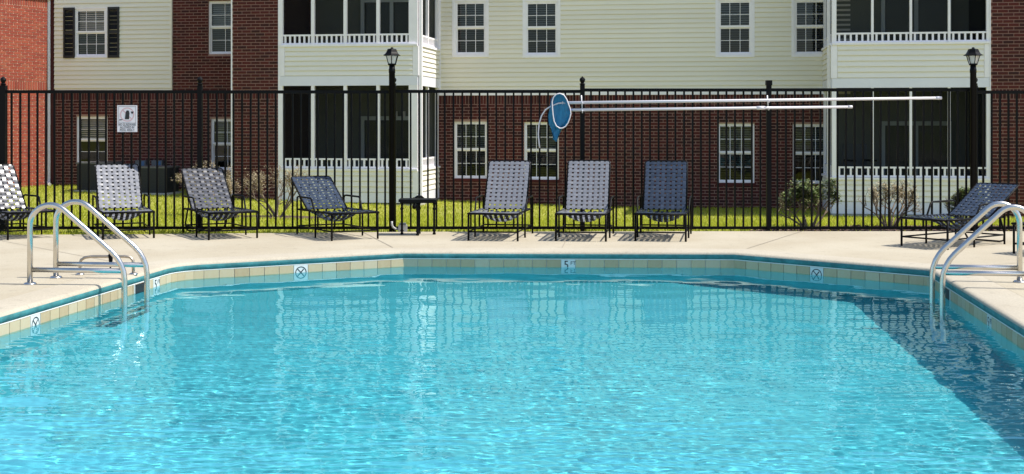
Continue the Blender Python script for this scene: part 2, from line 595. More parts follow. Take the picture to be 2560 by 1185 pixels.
nb = ring_mesh(.052, .061)
stroke(nb, -.040, .040, .040, -.040, .009)
stroke(nb, .030, .034, -.010, -.012, .011); stroke(nb, -.010, -.012, .012, -.030, .008); stroke(nb, -.028, -.02, .008, -.008, .007)
no_dive_me = nb.mesh('no_diving_mark', 'ink')
five_me = text_mesh('5', .118); ft_me = text_mesh('FT', .055, 'LEFT')
for mm in (five_me, ft_me):
    mm.materials.clear(); mm.materials.append(M['ink'])
walls = []
pts_v = [Vector(p) for p in pool]
edges = [(pts_v[i], pts_v[(i + 1) % n]) for i in range(n)]
for p, q in edges:
    L = (q - p).length
    d = (q - p) / L
    inward = Vector((-d.y, d.x))
    if min(p.y, q.y) < 2 and max(p.y, q.y) < 2:
        continue
    cnt = max(1, int(round(L / TP)))
    step = L / cnt
    for k in range(cnt):
        c = p + d * step * (k + .5)
        if c.y < 7.6:
            continue
        pxx = CX + F * c.x / c.y
        pyy = HY + F * (CAM_H + .16) / c.y
        mark = None
        half = step / 2 * F / c.y
        if abs(pxx - 740) < half * .9 and c.y > 12.5: mark = 'nd'
        elif abs(pxx - 2043) < half * .75 and c.y > 12: mark = 'nd'
        elif abs(pxx - 93) < 10 and c.y < 11: mark = 'nd'
        elif abs(pxx - 1424) < half and c.y > 13: mark = '5'
        elif abs(pxx - 386) < 8 and c.y < 12.6: mark = '5'
        elif abs(pxx - 2478) < 10 and c.y < 11: mark = '5'
        pos = c + inward * (.014)
        ang = math.atan2(d.y, d.x) + math.pi       # local -y faces the pool? box front is y=0 side
        ty = link('tile', white_me if mark else tile_me, basin, (pos.x, pos.y, TILE_TOP - .003), math.atan2(-d.y, -d.x), (step / TP, 1, 1))
        ty.cycles.is_caustics_receiver = True
        if mark == 'nd':
            link('no_diving_mark', no_dive_me, ty, (0, 0, -.075))
            ty['label'] = 'white tile with black no diving sign'
        elif mark == '5':
            t5 = link('numeral', five_me, ty, (-.022, -.0015, -.092)); t5.rotation_euler = (math.pi / 2, 0, 0)
            tf = link('lettering', ft_me, ty, (.022, -.0015, -.055)); tf.rotation_euler = (math.pi / 2, 0, 0)
            ty['label'] = 'white depth marker tile with black numeral 5'

# skimmer mouths in the tile band beside the ladders
def skimmer(px, Y, side):
    wx = [(p, q) for p, q in edges if abs((q - p).length) > 8][side]
    p, q = wx
    d = (q - p).normalized(); inward = Vector((-d.y, d.x))
    t = (Y - p.y) / d.y
    c = p + d * t + inward * .016
    o = MB().box(-.16, .16, -.002, .02, -.158, -.004).build('skimmer_mouth', 'ink', basin, loc=(c.x, c.y, TILE_TOP), rz=math.atan2(-d.y, -d.x))
    f = MB()
    f.box(-.175, -.161, -.006, .02, -.16, 0); f.box(.161, .175, -.006, .02, -.16, 0)
    f.build('skimmer_frame', 'tile_white', o)


skimmer(349, 11.75, 1)
skimmer(2367, 11.35, 0)

# water surface: a real rippled sheet
xs = np.arange(-4.75, 4.06, .0165)
ysl = [1.15]
while ysl[-1] < 13.9:
    y = ysl[-1]
    ysl.append(y + (.05 if y < 4.8 else .0105 + max(0, y - 6) * .0022))
ys = np.array(ysl)
X, Y = np.meshgrid(xs, ys)
Z = np.full_like(X, WATER_Z)
patch = .5 + .25 * (np.sin(.9 * X + .5 * Y + 1.1) * np.sin(.55 * Y - .35 * X) + np.sin(1.6 * X - 1.1 * Y + .4) * np.sin(.8 * X + .9 * Y + 2.0)) + .25 * np.sin(.7 * Y + .6 * np.sin(1.1 * X))
patch = np.clip(.35 + .85 * patch, .3, 1.2)
calm = np.clip((12.4 - Y) / 5.2, 0.0, 1) ** 1.1
for i in range(34):      # short wind ripples, stronger near the camera
    lam = rng.uniform(.05, .13); a = math.pi / 2 + rng.normal(0, .6); k = 2 * math.pi / lam
    Z += patch * (.07 + .93 * calm) * .0088 * lam / math.sqrt(34) * np.sin(k * (X * math.cos(a) + Y * math.sin(a)) + rng.uniform(0, 6.28) + .8 * np.sin(1.7 * X + rng.uniform(0, 6)) + .8 * np.sin(1.3 * Y + rng.uniform(0, 6)))
fine = np.clip((9.5 - Y) / 3.5, 0, 1)
for i in range(30):      # the finest chop, close to the camera
    lam = rng.uniform(.038, .075); a = math.pi / 2 + rng.normal(0, .75); k = 2 * math.pi / lam
    Z += patch * fine * .0050 * lam / math.sqrt(30) * np.sin(k * (X * math.cos(a) + Y * math.sin(a)) + rng.uniform(0, 6.28) + 1.2 * np.sin(2.3 * X + rng.uniform(0, 6)) + 1.2 * np.sin(2.1 * Y + rng.uniform(0, 6)))
for i in range(14):      # longer swell
    lam = rng.uniform(.3, 1.1); a = math.pi / 2 + rng.normal(0, .8); k = 2 * math.pi / lam
    Z += (.4 + .6 * calm) * .0036 * lam / math.sqrt(14) * np.sin(k * (X * math.cos(a) + Y * math.sin(a)) + rng.uniform(0, 6.28))
grown = offset(pool, .05)
ins = inside(grown, X, Y)
idx = np.arange(X.size).reshape(X.shape)
keep = ins[:-1, :-1] | ins[:-1, 1:] | ins[1:, 1:] | ins[1:, :-1]
Fq = np.stack([idx[:-1, :-1], idx[:-1, 1:], idx[1:, 1:], idx[1:, :-1]], -1)[keep]
used, inv = np.unique(Fq, return_inverse=True)
V = np.stack([X, Y, Z], -1).reshape(-1, 3)[used]
Fq = inv.reshape(-1, 4)
me = bpy.data.meshes.new('pool_water')
me.vertices.add(len(V)); me.vertices.foreach_set('co', V.ravel())
me.loops.add(Fq.size); me.loops.foreach_set('vertex_index', Fq.ravel().astype(np.int32))
me.polygons.add(len(Fq)); me.polygons.foreach_set('loop_start', np.arange(0, Fq.size, 4, dtype=np.int32))
me.polygons.foreach_set('loop_total', np.full(len(Fq), 4, np.int32))
me.polygons.foreach_set('use_smooth', np.ones(len(Fq), bool))
me.update(); me.validate()
wm, wnodes, wl, wb = newmat('pool_water')
wnodes.remove(wb)
gl = wnodes.new('ShaderNodeBsdfGlass')
gl.inputs['IOR'].default_value = 1.33
gl.inputs['Roughness'].default_value = 0.0
gl.inputs['Color'].default_value = (.70, .965, 1.0, 1)
wl.new(gl.outputs[0], wnodes['Material Output'].inputs[0])
me.materials.append(wm)
water = tag(link('pool_water', me), kind='structure')
water.cycles.is_caustics_caster = True

# ---------------------------------------------------------------- ground and lawn
FENCE_Y = 16.50
A = Vector((2.83, 28.3)); YAW = math.radians(9.0)
c9, s9 = math.cos(YAW), math.sin(YAW)


def ground_z(x, y):
    u = (x - A.x) * c9 - (y - A.y) * s9
    zg = -.10 - .37 * np.clip((u + 13) / 12, 0, 1)
    t = np.clip((y - 16.6) / 8.5, 0, 1)
    t = t * t * (3 - 2 * t) * .6 + t * .4
    return -.035 * np.clip((y - 14) / 2, 0, 1) + (zg + .035) * t


gx = np.concatenate([[-600, -200, -80, -40], np.arange(-26, 26.1, 1.0), [40, 80, 200, 600]])
gy = np.concatenate([[-600, -150, -40, -11], np.arange(-9, 15.1, 3), np.arange(15.5, 36, .75), [45, 80, 200, 900]])
GX, GY = np.meshgrid(gx, gy)
GZ = ground_z(GX, GY)
GZ = np.where(GY < 15.4, -.06, GZ)
V = np.stack([GX, GY, GZ], -1).reshape(-1, 3)
idx = np.arange(GX.size).reshape(GX.shape)
fs = []
for j in range(len(gy) - 1):
    for i in range(len(gx) - 1):
        if gx[i] >= -7 and gx[i + 1] <= 7 and gy[j] >= -1 and gy[j + 1] <= 15.1:
            continue
        fs.append((idx[j, i], idx[j, i + 1], idx[j + 1, i + 1], idx[j + 1, i]))
me = bpy.data.meshes.new('ground'); me.from_pydata(V.tolist(), [], fs); me.materials.append(M['soil'])
tag(link('ground', me), kind='structure')

bed = [(2.95, 16.40), (3.3, 16.38), (13, 16.38), (13, 17.7), (8, 17.9), (4.6, 17.75), (3.4, 17.2)]
bb = MB(); bb.v = [(x, y, float(ground_z(x, y)) + .012) for x, y in bed]; bb.f = [tuple(range(len(bed)))]; bb.mi = [0]
mulch = tag(bb.build('mulch_bed', 'mulch'), kind='structure')
bed2 = [(-4.6, 21.0), (-3.0, 20.9), (-2.7, 21.9), (-3.9, 22.4), (-4.8, 22.0)]
bb = MB(); bb.v = [(x, y, float(ground_z(x, y)) + .015) for x, y in bed2]; bb.f = [tuple(range(len(bed2)))]; bb.mi = [0]
tag(bb.build('mulch_bed', 'mulch'), kind='structure')


def scatter_tris(name, pts, size, mat, label, kind='stuff', flat=False, parent=None, cat=None):
    m = len(pts)
    ang = rng.uniform(0, 2 * math.pi, m)
    h = size * rng.uniform(.5, 1.3, m)
    w = h * (.5 if flat else .16)
    V = np.zeros((m, 3, 3))
    dx, dy = np.cos(ang), np.sin(ang)
    lean = rng.normal(0, .45, (m, 2))
    V[:, 0] = pts + np.stack([-dx * w, -dy * w, 0 * w], -1)
    V[:, 1] = pts + np.stack([dx * w, dy * w, 0 * w], -1)
    if flat:
        V[:, 2] = pts + np.stack([-dy * h, dx * h, rng.uniform(-.1, .6, m) * h], -1)
    else:
        V[:, 2] = pts + np.stack([lean[:, 0] * h, lean[:, 1] * h, h], -1)
    me = bpy.data.meshes.new(name)
    me.vertices.add(3 * m); me.vertices.foreach_set('co', V.ravel())
    me.loops.add(3 * m); me.loops.foreach_set('vertex_index', np.arange(3 * m, dtype=np.int32))
    me.polygons.add(m); me.polygons.foreach_set('loop_start', np.arange(0, 3 * m, 3, dtype=np.int32))
    me.polygons.foreach_set('loop_total', np.full(m, 3, np.int32))
    me.update()
    me.materials.append(M[mat])
    o = link(name, me, parent)
    return tag(o, label, cat, None, kind)


m = 190000
gx_ = rng.uniform(-15, 14, m); gy_ = 15.6 + 16.5 * rng.uniform(0, 1, m) ** 1.35
ok = ~inside(deck_outer, gx_, gy_) & ~inside(offset(bed, -.03), gx_, gy_) & ~inside(bed2, gx_, gy_)
ok &= ((gx_ - A.x) * s9 + (gy_ - A.y) * c9) < .6
gx_, gy_ = gx_[ok], gy_[ok]
scatter_tris('grass', np.stack([gx_, gy_, ground_z(gx_, gy_) - .005], -1), .055, 'grass', 'short sunlit lawn grass behind the black fence', cat='grass')
m = 9000
mx_, my_ = rng.uniform(3, 13, m), rng.uniform(16.38, 17.9, m)
ok = inside(bed, mx_, my_)
mx_, my_ = mx_[ok], my_[ok]
scatter_tris('bark_chips', np.stack([mx_, my_, ground_z(mx_, my_) + .02], -1), .05, 'chip', 'brown bark chips on the bed along the fence', flat=True, cat='mulch')


# ---------------------------------------------------------------- the apartment building
BH = 5.55
VB = 2.1
bld = thing('apartment_building', (A.x, A.y, 0), -YAW, 'two storey apartment building with dark brick, cream siding and screened porches', 'building')


def U(px, v=0.0):
    k = (px - CX) / F
    return (k * (A.y - v * c9) - A.x + v * s9) / (c9 + k * s9)


def ZB(px, py, v=0.0):
    Yd = A.y - U(px, v) * s9 - v * c9
    return CAM_H - (py - HY) / F * Yd


BR_L, BR_H, JT = .2032, .0677, .0155
brick_list = []     # (u0,u1,z0,z1,v) over the whole building
full_brick = None


def cells(u0, u1, z0, z1, openings):
    us = sorted({u0, u1, *[min(max(q, u0), u1) for o in openings for q in o[:2]]})
    zs = sorted({z0, z1, *[min(max(q, z0), z1) for o in openings for q in o[2:4]]})
    for a, b_ in zip(us, us[1:]):
        for c, d in zip(zs, zs[1:]):
            mu, mz = (a + b_) / 2, (c + d) / 2
            if any(o[0] < mu < o[1] and o[2] < mz < o[3] for o in openings):
                continue
            yield a, b_, c, d


def free(u0, u1, z0, z1, openings):
    iv = [(u0, u1)]
    for o in openings:
        if o[3] <= z0 + 1e-4 or o[2] >= z1 - 1e-4:
            continue
        nxt = []
        for a, b_ in iv:
            if o[1] <= a or o[0] >= b_:
                nxt.append((a, b_)); continue
            if o[0] > a: nxt.append((a, o[0]))
            if o[1] < b_: nxt.append((o[1], b_))
        iv = nxt
    return iv


def course_bricks(u0, u1, z0, z1, openings, soldiers=(), phase=0.0):
    """list of bricks (a,b,z0,z1) filling a rectangle in running bond, with soldier bands"""
    out = []
    z = z0
    k = 0
    while z < z1 - .03:
        sol = next((s_ for s_ in soldiers if abs(z - s_) < BR_H * .51), None)
        h = BR_H * 3 if sol is not None else BR_H
        L = BR_H * 1.0 if sol is not None else BR_L
        zt = min(z + h, z1)
        off = 0 if sol is not None else (L / 2 if k % 2 else 0)
        for a, b_ in free(u0, u1, z + JT, zt - JT, openings):
            s_ = math.floor((a - off - phase) / L) * L + off + phase
            while s_ < b_:
                p, q = max(s_ + JT / 2, a + JT / 3), min(s_ + L - JT / 2, b_ - JT / 3)
                if q - p > .02:
                    out.append((p, q, z + JT / 2, zt - JT / 2))
                s_ += L
        z += h
        k += 1
    return out


def brick_wall(u0, u1, z0, z1, v, openings, soldiers=(), reveal=.09, phase=0.0):
    b = MB()
    for a, b_, c, d in cells(u0, u1, z0, z1, openings):
        b.quad((a, -v, c), (b_, -v, c), (b_, -v, d), (a, -v, d))
    for o in openings:
        a, b_ = max(o[0], u0), min(o[1], u1)
        if b_ <= a: continue
        y0, y1 = -v, -v + reveal
        b.quad((a, y0, o[2]), (a, y1, o[2]), (a, y1, o[3]), (a, y0, o[3]))
        b.quad((b_, y0, o[3]), (b_, y1, o[3]), (b_, y1, o[2]), (b_, y0, o[2]))
        b.quad((a, y0, o[3]), (a, y1, o[3]), (b_, y1, o[3]), (b_, y0, o[3]))
        b.quad((a, y0, o[2]), (b_, y0, o[2]), (b_, y1, o[2]), (a, y1, o[2]))
    w = b.build('brick_wall', 'mortar', bld)
    for q in course_bricks(u0, u1, z0, z1, openings, soldiers, phase):
        brick_list.append((*q, v, w))
    return w


BRD = .106
board_me = {}
for mname in ('siding', 'siding_pale'):
    bq = MB()
    bq.prism([(-.5, 0), (.5, 0), (.5, 1), (-.5, 1)], 0, .001)
    bq = MB()     # lap: bottom edge 16 mm proud with a short return, top flush
    h = BRD
    pr = [(-.024, .013), (-.023, .03), (-.006, h), (.004, h), (.004, .013)]
    i0 = 0
    bq.v = [(-.5, y, z) for y, z in pr] + [(.5, y, z) for y, z in pr]
    k5 = len(pr)
    bq.f = [tuple(range(k5)), tuple(reversed(range(k5, 2 * k5)))] + [(i, i + k5, (i + 1) % k5 + k5, (i + 1) % k5) for i in range(k5)]
    bq.f = [tuple(reversed(f)) for f in bq.f]
    bq.mi = [0] * len(bq.f)
    board_me[mname] = bq.mesh('siding_board', mname)


def siding(u0, u1, z0, z1, v, openings, mat='siding', top_single=None, parent=None):
    """backing wall with one lapped board per course; above top_single only the backing"""
    b = MB()
    for a, b_, c, d in cells(u0, u1, z0, z1, openings):
        b.quad((a, -v, c), (b_, -v, c), (b_, -v, d), (a, -v, d))
    for o in openings:
        a, b_ = max(o[0], u0), min(o[1], u1)
        if b_ <= a: continue
        y0, y1 = -v, -v + .09
        b.quad((a, y0, o[2]), (a, y1, o[2]), (a, y1, o[3]), (a, y0, o[3]))
        b.quad((b_, y0, o[3]), (b_, y1, o[3]), (b_, y1, o[2]), (b_, y0, o[2]))
        b.quad((a, y0, o[3]), (a, y1, o[3]), (b_, y1, o[3]), (b_, y0, o[3]))
        b.quad((a, y0, o[2]), (b_, y0, o[2]), (b_, y1, o[2]), (a, y1, o[2]))
    w = b.build('siding_wall', mat, bld)
    z = z0
    ze = z1 if top_single is None else min(z1, top_single)
    nb_ = max(1, round((ze - z0) / BRD))
    hh = (ze - z0) / nb_ if top_single is None else BRD
    while z < ze - .02:
        for a, b_ in free(u0, u1, z + .02, z + hh - .02, openings):
            if b_ - a > .02:
                link('siding_board', board_me[mat], w, ((a + b_) / 2, -v - .003, z), None, (b_ - a, 1, hh / BRD))
        z += hh
    return w


def slats(b, x0, x1, z0, z1, y, pitch=.05):
    z = z0 + .01
    while z < z1:
        b.quad((x0, y - .012, z), (x1, y - .012, z), (x1, y + .012, z + .032), (x0, y + .012, z + .032))
        z += pitch


def window(u0, u1, z0, z1, v, cols=3, casing=0.0, blind='blind', blind_to=0.0, meet=.5, glass='glass'):
    """double-hung window: frame, two sashes with muntins, panes and a slatted blind"""
    y = -v + (.035 if casing == 0 else -.012)
    fw = .035
    b = MB()
    if casing:
        cw = casing
        yb = -v - .028
        b.box(u0 - cw, u0, yb, -v + .05, z0 - cw, z1 + cw); b.box(u1, u1 + cw, yb, -v + .05, z0 - cw, z1 + cw)
        b.box(u0, u1, yb, -v + .05, z1, z1 + cw); b.box(u0, u1, yb - .01, -v + .05, z0 - cw, z0)
    b.box(u0, u0 + fw, y, y + .08, z0, z1); b.box(u1 - fw, u1, y, y + .08, z0, z1)
    b.box(u0 + fw, u1 - fw, y, y + .08, z1 - fw, z1); b.box(u0 + fw, u1 - fw, y, y + .08, z0, z0 + fw)
    w = b.build('window', 'white', bld)
    a, c = u0 + fw, u1 - fw
    zm = z0 + (z1 - z0) * meet
    for s_, (za, zb, yo) in enumerate(((z0 + fw, zm, y + .04), (zm, z1 - fw, y + .012))):
        sb = MB(); sw = .026
        sb.box(a, a + sw, yo, yo + .026, za, zb); sb.box(c - sw, c, yo, yo + .026, za, zb)
        sb.box(a + sw, c - sw, yo - .002, yo + .028, za, za + (sw if s_ == 0 else .045)); sb.box(a + sw, c - sw, yo, yo + .026, zb - sw, zb)
        sash = sb.build('sash', 'white', w)
        for i in range(1, cols):
            xx = a + (c - a) * i / cols
            box('muntin', 'white', w, xx - .0055, xx + .0055, yo + .004, yo + .016, za + .02, zb - .02)
        zz = (za + zb) / 2
        box('muntin', 'white', w, a + .02, c - .02, yo + .005, yo + .015, zz - .0055, zz + .0055)
        pb = MB(); pb.quad((a + .01, yo + .018, za + .01), (c - .01, yo + .018, za + .01), (c - .01, yo + .018, zb - .01), (a + .01, yo + .018, zb - .01))
        pb.build('pane', 'glass_lower' if s_ == 0 else glass, w)
    bz0 = z0 + fw + blind_to * (z1 - z0)
    bb = MB(); slats(bb, a + .012, c - .012, bz0, z1 - fw - .01, y + .13)
    bb.box(a + .012, c - .012, y + .115, y + .145, bz0 - .01, bz0 + .012)
    bb.build('blind', blind, w)
    return w


# --- pixel-derived edges
uS0, uS1 = U(138), U(432)                # left siding bay
uP0, uP1 = U(581, VB), U(697, VB)        # brick pier beside the left porch
uL0, uL1 = uP1 + .002, U(1044, VB)       # left porch front
uC0, uC1 = uL1, U(2066)                  # middle wall
uR0, uR1 = U(2080, VB), U(2474, VB)      # right porch front
uE = U(2474, VB) + 3.0                   # right end
GZ0 = -.75                               # walls go below grade
zb_mid = 2.015; zs_mid = 2.095           # white band under the siding
TOP1 = 4.5


def win_rect(px0, px1, py0, py1, v=0.0):
    pc = (px0 + px1) / 2
    return [U(px0, v), U(px1, v), ZB(pc, py1, v), ZB(pc, py0, v)]


# middle wall windows
up = [win_rect(1137, 1216, 3, 137), win_rect(1313, 1395, 3, 138), win_rect(1795, 1880, 0, 137), win_rect(1985, 2070, -1, 136)]
lo = [win_rect(1135, 1218, 304, 446), win_rect(1310, 1397, 305, 449), win_rect(1793, 1886, 309, 457), win_rect(1982, 2070, 310, 459)]
sol_mid = zb_mid - BR_H * 3
base_mid = sol_mid - BR_H * 41
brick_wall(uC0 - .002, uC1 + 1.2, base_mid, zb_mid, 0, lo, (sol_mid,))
siding(uC0 + .04, uC1 + .5, zs_mid, BH, 0, [[o[0] - .055, o[1] + .055, o[2] - .055, o[3] + .055] for o in up], 'siding', TOP1)
box('band_trim', 'white', bld, uC0 + .01, uC1 + .5, -.035, .01, zb_mid, zs_mid - .003)
box('corner_trim', 'white', bld, uC0 + .003, uC0 + .05, -.03, .0, zs_mid, BH)
for k, o in enumerate(up):
    window(*o, 0, 3, .055, 'blind', [.0, .0, .0, .0][k])
for k, o in enumerate(lo):
    window(*o, 0, 3, 0, 'blind', [.0, .0, .0, .35][k])
    box('window_sill', 'brick', bld, o[0] - .03, o[1] + .03, -.03, .05, o[2] - .07, o[2] - .002)

# left part: cream siding over brick, then a brick strip
wS = win_rect(190, 268, 22, 142); wSl = win_rect(191, 269, 291, 411)
zS = ZB(285, 222); zSs = ZB(285, 229)
uD = U(582)   # seen edge of the strip beside the pier
brick_wall(uS0 - .02, uS1, zSs - BR_H * 40, zSs, 0, [wSl], (zSs - BR_H * 3,))
box('band_trim', 'white', bld, uS0, uS1 - .01, -.02, .01, zSs, zS - .002)
siding(uS0, uS1 - .003, zS, BH, .03, [[wS[0] - .03, wS[1] + .03, wS[2] - .03, wS[3] + .03]], 'siding', TOP1)
box('corner_trim', 'siding', bld, uS1 - .03, uS1, -.06, .0, zS, BH)
window(*wS, .03, 3, .03, 'blind_tan', .0, glass='glass_clear')
window(*wSl, 0, 3, 0, 'blind_tan', .5, glass='glass_clear')
for px0, px1 in ((159, 187), (270, 298)):
    a, b_ = U(px0, .06), U(px1, .06)
    z0, z1 = wS[2] - .03, wS[3] + .03
    sh = MB()
    sh.box(a, a + .04, -.085, -.045, z0, z1); sh.box(b_ - .04, b_, -.085, -.045, z0, z1)
    for zz in (z0, (z0 + z1) / 2 - .03, z1 - .06):
        sh.box(a + .04, b_ - .04, -.083, -.045, zz, zz + .06)
    sh.box(a + .04, b_ - .04, -.052, -.045, z0 + .06, z1 - .06)
    so = sh.build('shutter', 'shutter', bld)
    z = z0 + .06
    lv = MB()
    while z < z1 - .08:
        if abs(z - (z0 + z1) / 2) > .05:
            lv.quad((a + .04, -.075, z), (b_ - .04, -.075, z), (b_ - .04, -.05, z + .035), (a + .04, -.05, z + .035))
        z += .032
    lv.build('louver', 'shutter', so)
w2 = win_rect(521, 600, 2, 135); w2l = win_rect(527, 606, 297, 425)
soldS = ZB(505, 249)
brick_wall(uS1, uP0 + 1.3, soldS - BR_H * 38, BH, 0, [w2, w2l], (soldS,), phase=.06)
window(*w2, 0, 2, .0, 'blind', .0, glass='glass_clear')
window(*w2l, 0, 2, 0, 'blind', .45, glass='glass_clear')

# brick pier left of the porch
soldP = ZB(640, 248, VB)
brick_wall(uP0, uP1, soldP - BR_H * 42, BH, VB, [], (soldP,), phase=.02)
box('corner_trim', 'white', bld, uP0 - .03, uP0, -VB - .01, -VB + .04, GZ0, BH)
box('corner_trim', 'white', bld, uP1 - .012, uP1 + .04, -VB - .014, -VB + .05, GZ0, BH)
b = MB(); b.quad((uP0 - .001, -VB + .05, GZ0), (uP0 - .001, -VB + .05, BH), (uP0 - .001, 0, BH), (uP0 - .001, 0, GZ0))
b.quad((uP1, -VB + .05, GZ0), (uP1, 0, GZ0), (uP1, 0, BH), (uP1, -VB + .05, BH))
b.build('pier_side', 'brick', bld)

# brick at the right end
soldR = ZB(2510, 248, VB)
brick_wall(uR1 + .02, uE, soldR - BR_H * 44, BH, VB, [], (soldR,), phase=.1)


def porch(u0, u1, side, zl, posts, first):
    """two-level screened porch: posts, railings with balusters, siding spandrels, fascia, screens"""
    v = VB
    y = -v
    su = u1 if side > 0 else u0
    zgl, zbot, zlr0, zlr1, zop1, zf0, zf1, zsp1, zur0, zur1 = zl
    # solid backing: rear wall, floor between storeys, inner side
    back = MB()
    back.quad((u0, -.02, GZ0), (u1, -.02, GZ0), (u1, -.02, BH), (u0, -.02, BH))
    back.box(u0 + .05, u1 - .05, y + .06, -.03, zf0 + .03, zsp1 - .02)
    back.box(u0 + .05, u1 - .05, y + .06, -.03, GZ0, zgl + .35)
    bw = back.build('porch_back_wall', 'porch', bld)
    # sliding doors on the rear wall
    for zf, fx0, fx1 in ((zlr0 - .12, .40, .88), (zur0 - .12, .40, .88)):
        a, b_ = u0 + (u1 - u0) * fx0, u0 + (u1 - u0) * fx1
        d = MB(); zt = zf + 1.15 if zf < 1 else zf + 1.2
        for xx in (a, (a + b_) / 2 - .04, b_ - .08):
            d.box(xx, xx + .08, -.09, -.03, zf - .6, zt)
        d.box(a, b_, -.092, -.03, zt, zt + .09)
        dd = d.build('sliding_door', 'door', bld)
        g = MB(); g.quad((a + .08, -.05, zf - .6), (b_ - .08, -.05, zf - .6), (b_ - .08, -.05, zt), (a + .08, -.05, zt))
        g.build('pane', 'glass', dd)
    if first:
        for fx in (.675, .735):
            xx = u0 + (u1 - u0) * fx
            box('porch_light', 'sign', bld, xx - .03, xx + .03, -.12, -.03, 1.52, 1.66)
    # front faces
    ct = .10
    def strip(name, mat, z0, z1, d, inset=0.0):
        b = MB()
        b.box(u0 + inset, u1 - inset, y - d, y + .05, z0, z1)
        if side > 0:
            b.box(u1 - inset - .05, u1 - inset + d, y + .052, -.02, z0, z1)
        else:
            b.box(u0 + inset - d, u0 + inset + .05, y + .052, -.02, z0, z1)
        return b.build(name, mat, bld)
    strip('fascia', 'fascia', zf0, zf1, .018)
    strip('base_board', 'fascia', zgl, zbot, .016)
    for z0, z1 in ((zf1, zsp1), (zbot, zlr0 - .05)):
        w = strip('spandrel_wall', 'siding_pale', z0 + .002, z1, 0)
        nb_ = max(1, round((z1 - z0) / BRD)); hh = (z1 - z0) / nb_
        for k in range(nb_):
            link('siding_board', board_me['siding_pale'], w, ((u0 + u1) / 2, y - .004, z0 + k * hh), None, (u1 - u0 - 2 * ct - .01, 1, hh / BRD))
            link('siding_board', board_me['siding_pale'], w, (su + side * .004, y / 2 + .03, z0 + k * hh), math.pi / 2 * side, (v - .14, 1, hh / BRD))
        for xx in (u0 + ct / 2, u1 - ct / 2):
            box('corner_trim', 'white', bld, xx - ct / 2, xx + ct / 2, y - .022, y - .002, z0 + .004, z1 - .002)
        xo = su + side * .001
        box('corner_trim', 'white', bld, min(xo, xo + side * .02), max(xo, xo + side * .02), y - .02, y + .08, z0 + .004, z1 - .002)
        strip('ledge', 'white', z1 + .001, z1 + .045, .045)
    # posts
    for (z0, z1) in ((zlr0 - .005, zf0), (zur0 - .005, BH)):
        for k, (pa, pb) in enumerate(posts):
            box('porch_post', 'white', bld, pa, pb, y - .012, y + .07, z0, z1)
        ms = y / 2
        for ya, yb in ((y + .072, y + .13), (ms - .03, ms + .03), (-.12, -.025)):
            box('porch_post', 'white', bld, min(su, su - side * .07), max(su, su - side * .07), ya, yb, z0, z1)
    # railings
    for (z0, z1) in ((zlr0, zlr1), (zur0, zur1)):
        for k in range(len(posts) - 1):
            a, b_ = posts[k][1], posts[k + 1][0]
            r = MB(); r.box(a + .001, b_ - .001, y + .005, y + .045, z1 - .035, z1); r.box(a + .001, b_ - .001, y + .005, y + .045, z0, z0 + .04)
            ro = r.build('railing', 'white', bld)
            nbal = max(3, round((b_ - a) / .113))
            bm_ = MB().box(-.019, .019, -.019, .019, 0, z1 - z0 - .076).mesh('baluster', 'white')
            for q in range(nbal):
                link('baluster', bm_, ro, (a + (b_ - a) * (q + .5) / nbal, y + .025, z0 + .0405))
        for ya, yb in ((y + .13, y / 2 - .03), (y / 2 + .03, -.12)):
            xa, xb = sorted((su - side * .01, su - side * .05))
            r = MB(); r.box(xa, xb, ya, yb, z1 - .035, z1); r.box(xa, xb, ya, yb, z0, z0 + .04)
            ro = r.build('railing', 'white', bld)
            bm_ = MB().box(-.019, .019, -.019, .019, 0, z1 - z0 - .076).mesh('baluster', 'white')
            nbal = round((yb - ya) / .113)
            for q in range(nbal):
                link('baluster', bm_, ro, ((xa + xb) / 2, ya + (yb - ya) * (q + .5) / nbal, z0 + .0405))
    # screens
    for (z0, z1) in ((zlr0, zf0), (zur0, BH)):
        for k in range(len(posts) - 1):
            a, b_ = posts[k][1], posts[k + 1][0]
            s_ = MB(); s_.quad((a, y + .055, z0), (b_, y + .055, z0), (b_, y + .055, z1), (a, y + .055, z1))
            s_.build('screen', 'screen', bld)
        for ya, yb in ((y + .13, y / 2 - .03), (y / 2 + .03, -.12)):
            s_ = MB(); xx = su - side * .055
            s_.quad((xx, ya, z0), (xx, yb, z0), (xx, yb, z1), (xx, ya, z1))
            s_.build('screen', 'screen', bld)


def zlev(px, ys_):
    return [ZB(px, q, VB) for q in ys_]


# levels: base bottom, base top, lower rail bottom/top, unused, fascia bottom/top, spandrel top, upper rail bottom/top
porch(uL0 + .035, uL1, 1, zlev(870, (506, 481, 421, 396, 214, 214, 190, 116, 111, 85)),
      [(U(a, VB), U(b_, VB)) for a, b_ in ((700, 707), (778, 786), (859, 867), (941, 949), (1022, 1044))], True)
porch(uR0, uR1 - .002, -1, zlev(2280, (536, 506, 444, 417, 219, 219, 195, 111, 106, 80)),
      [(U(a, VB), U(b_, VB)) for a, b_ in ((2080, 2091), (2178, 2184), (2274, 2280), (2370, 2376), (2466, 2474))], False)
box('corner_trim', 'white', bld, uR1, uR1 + .018, -VB - .03, -VB + .03, GZ0, BH)

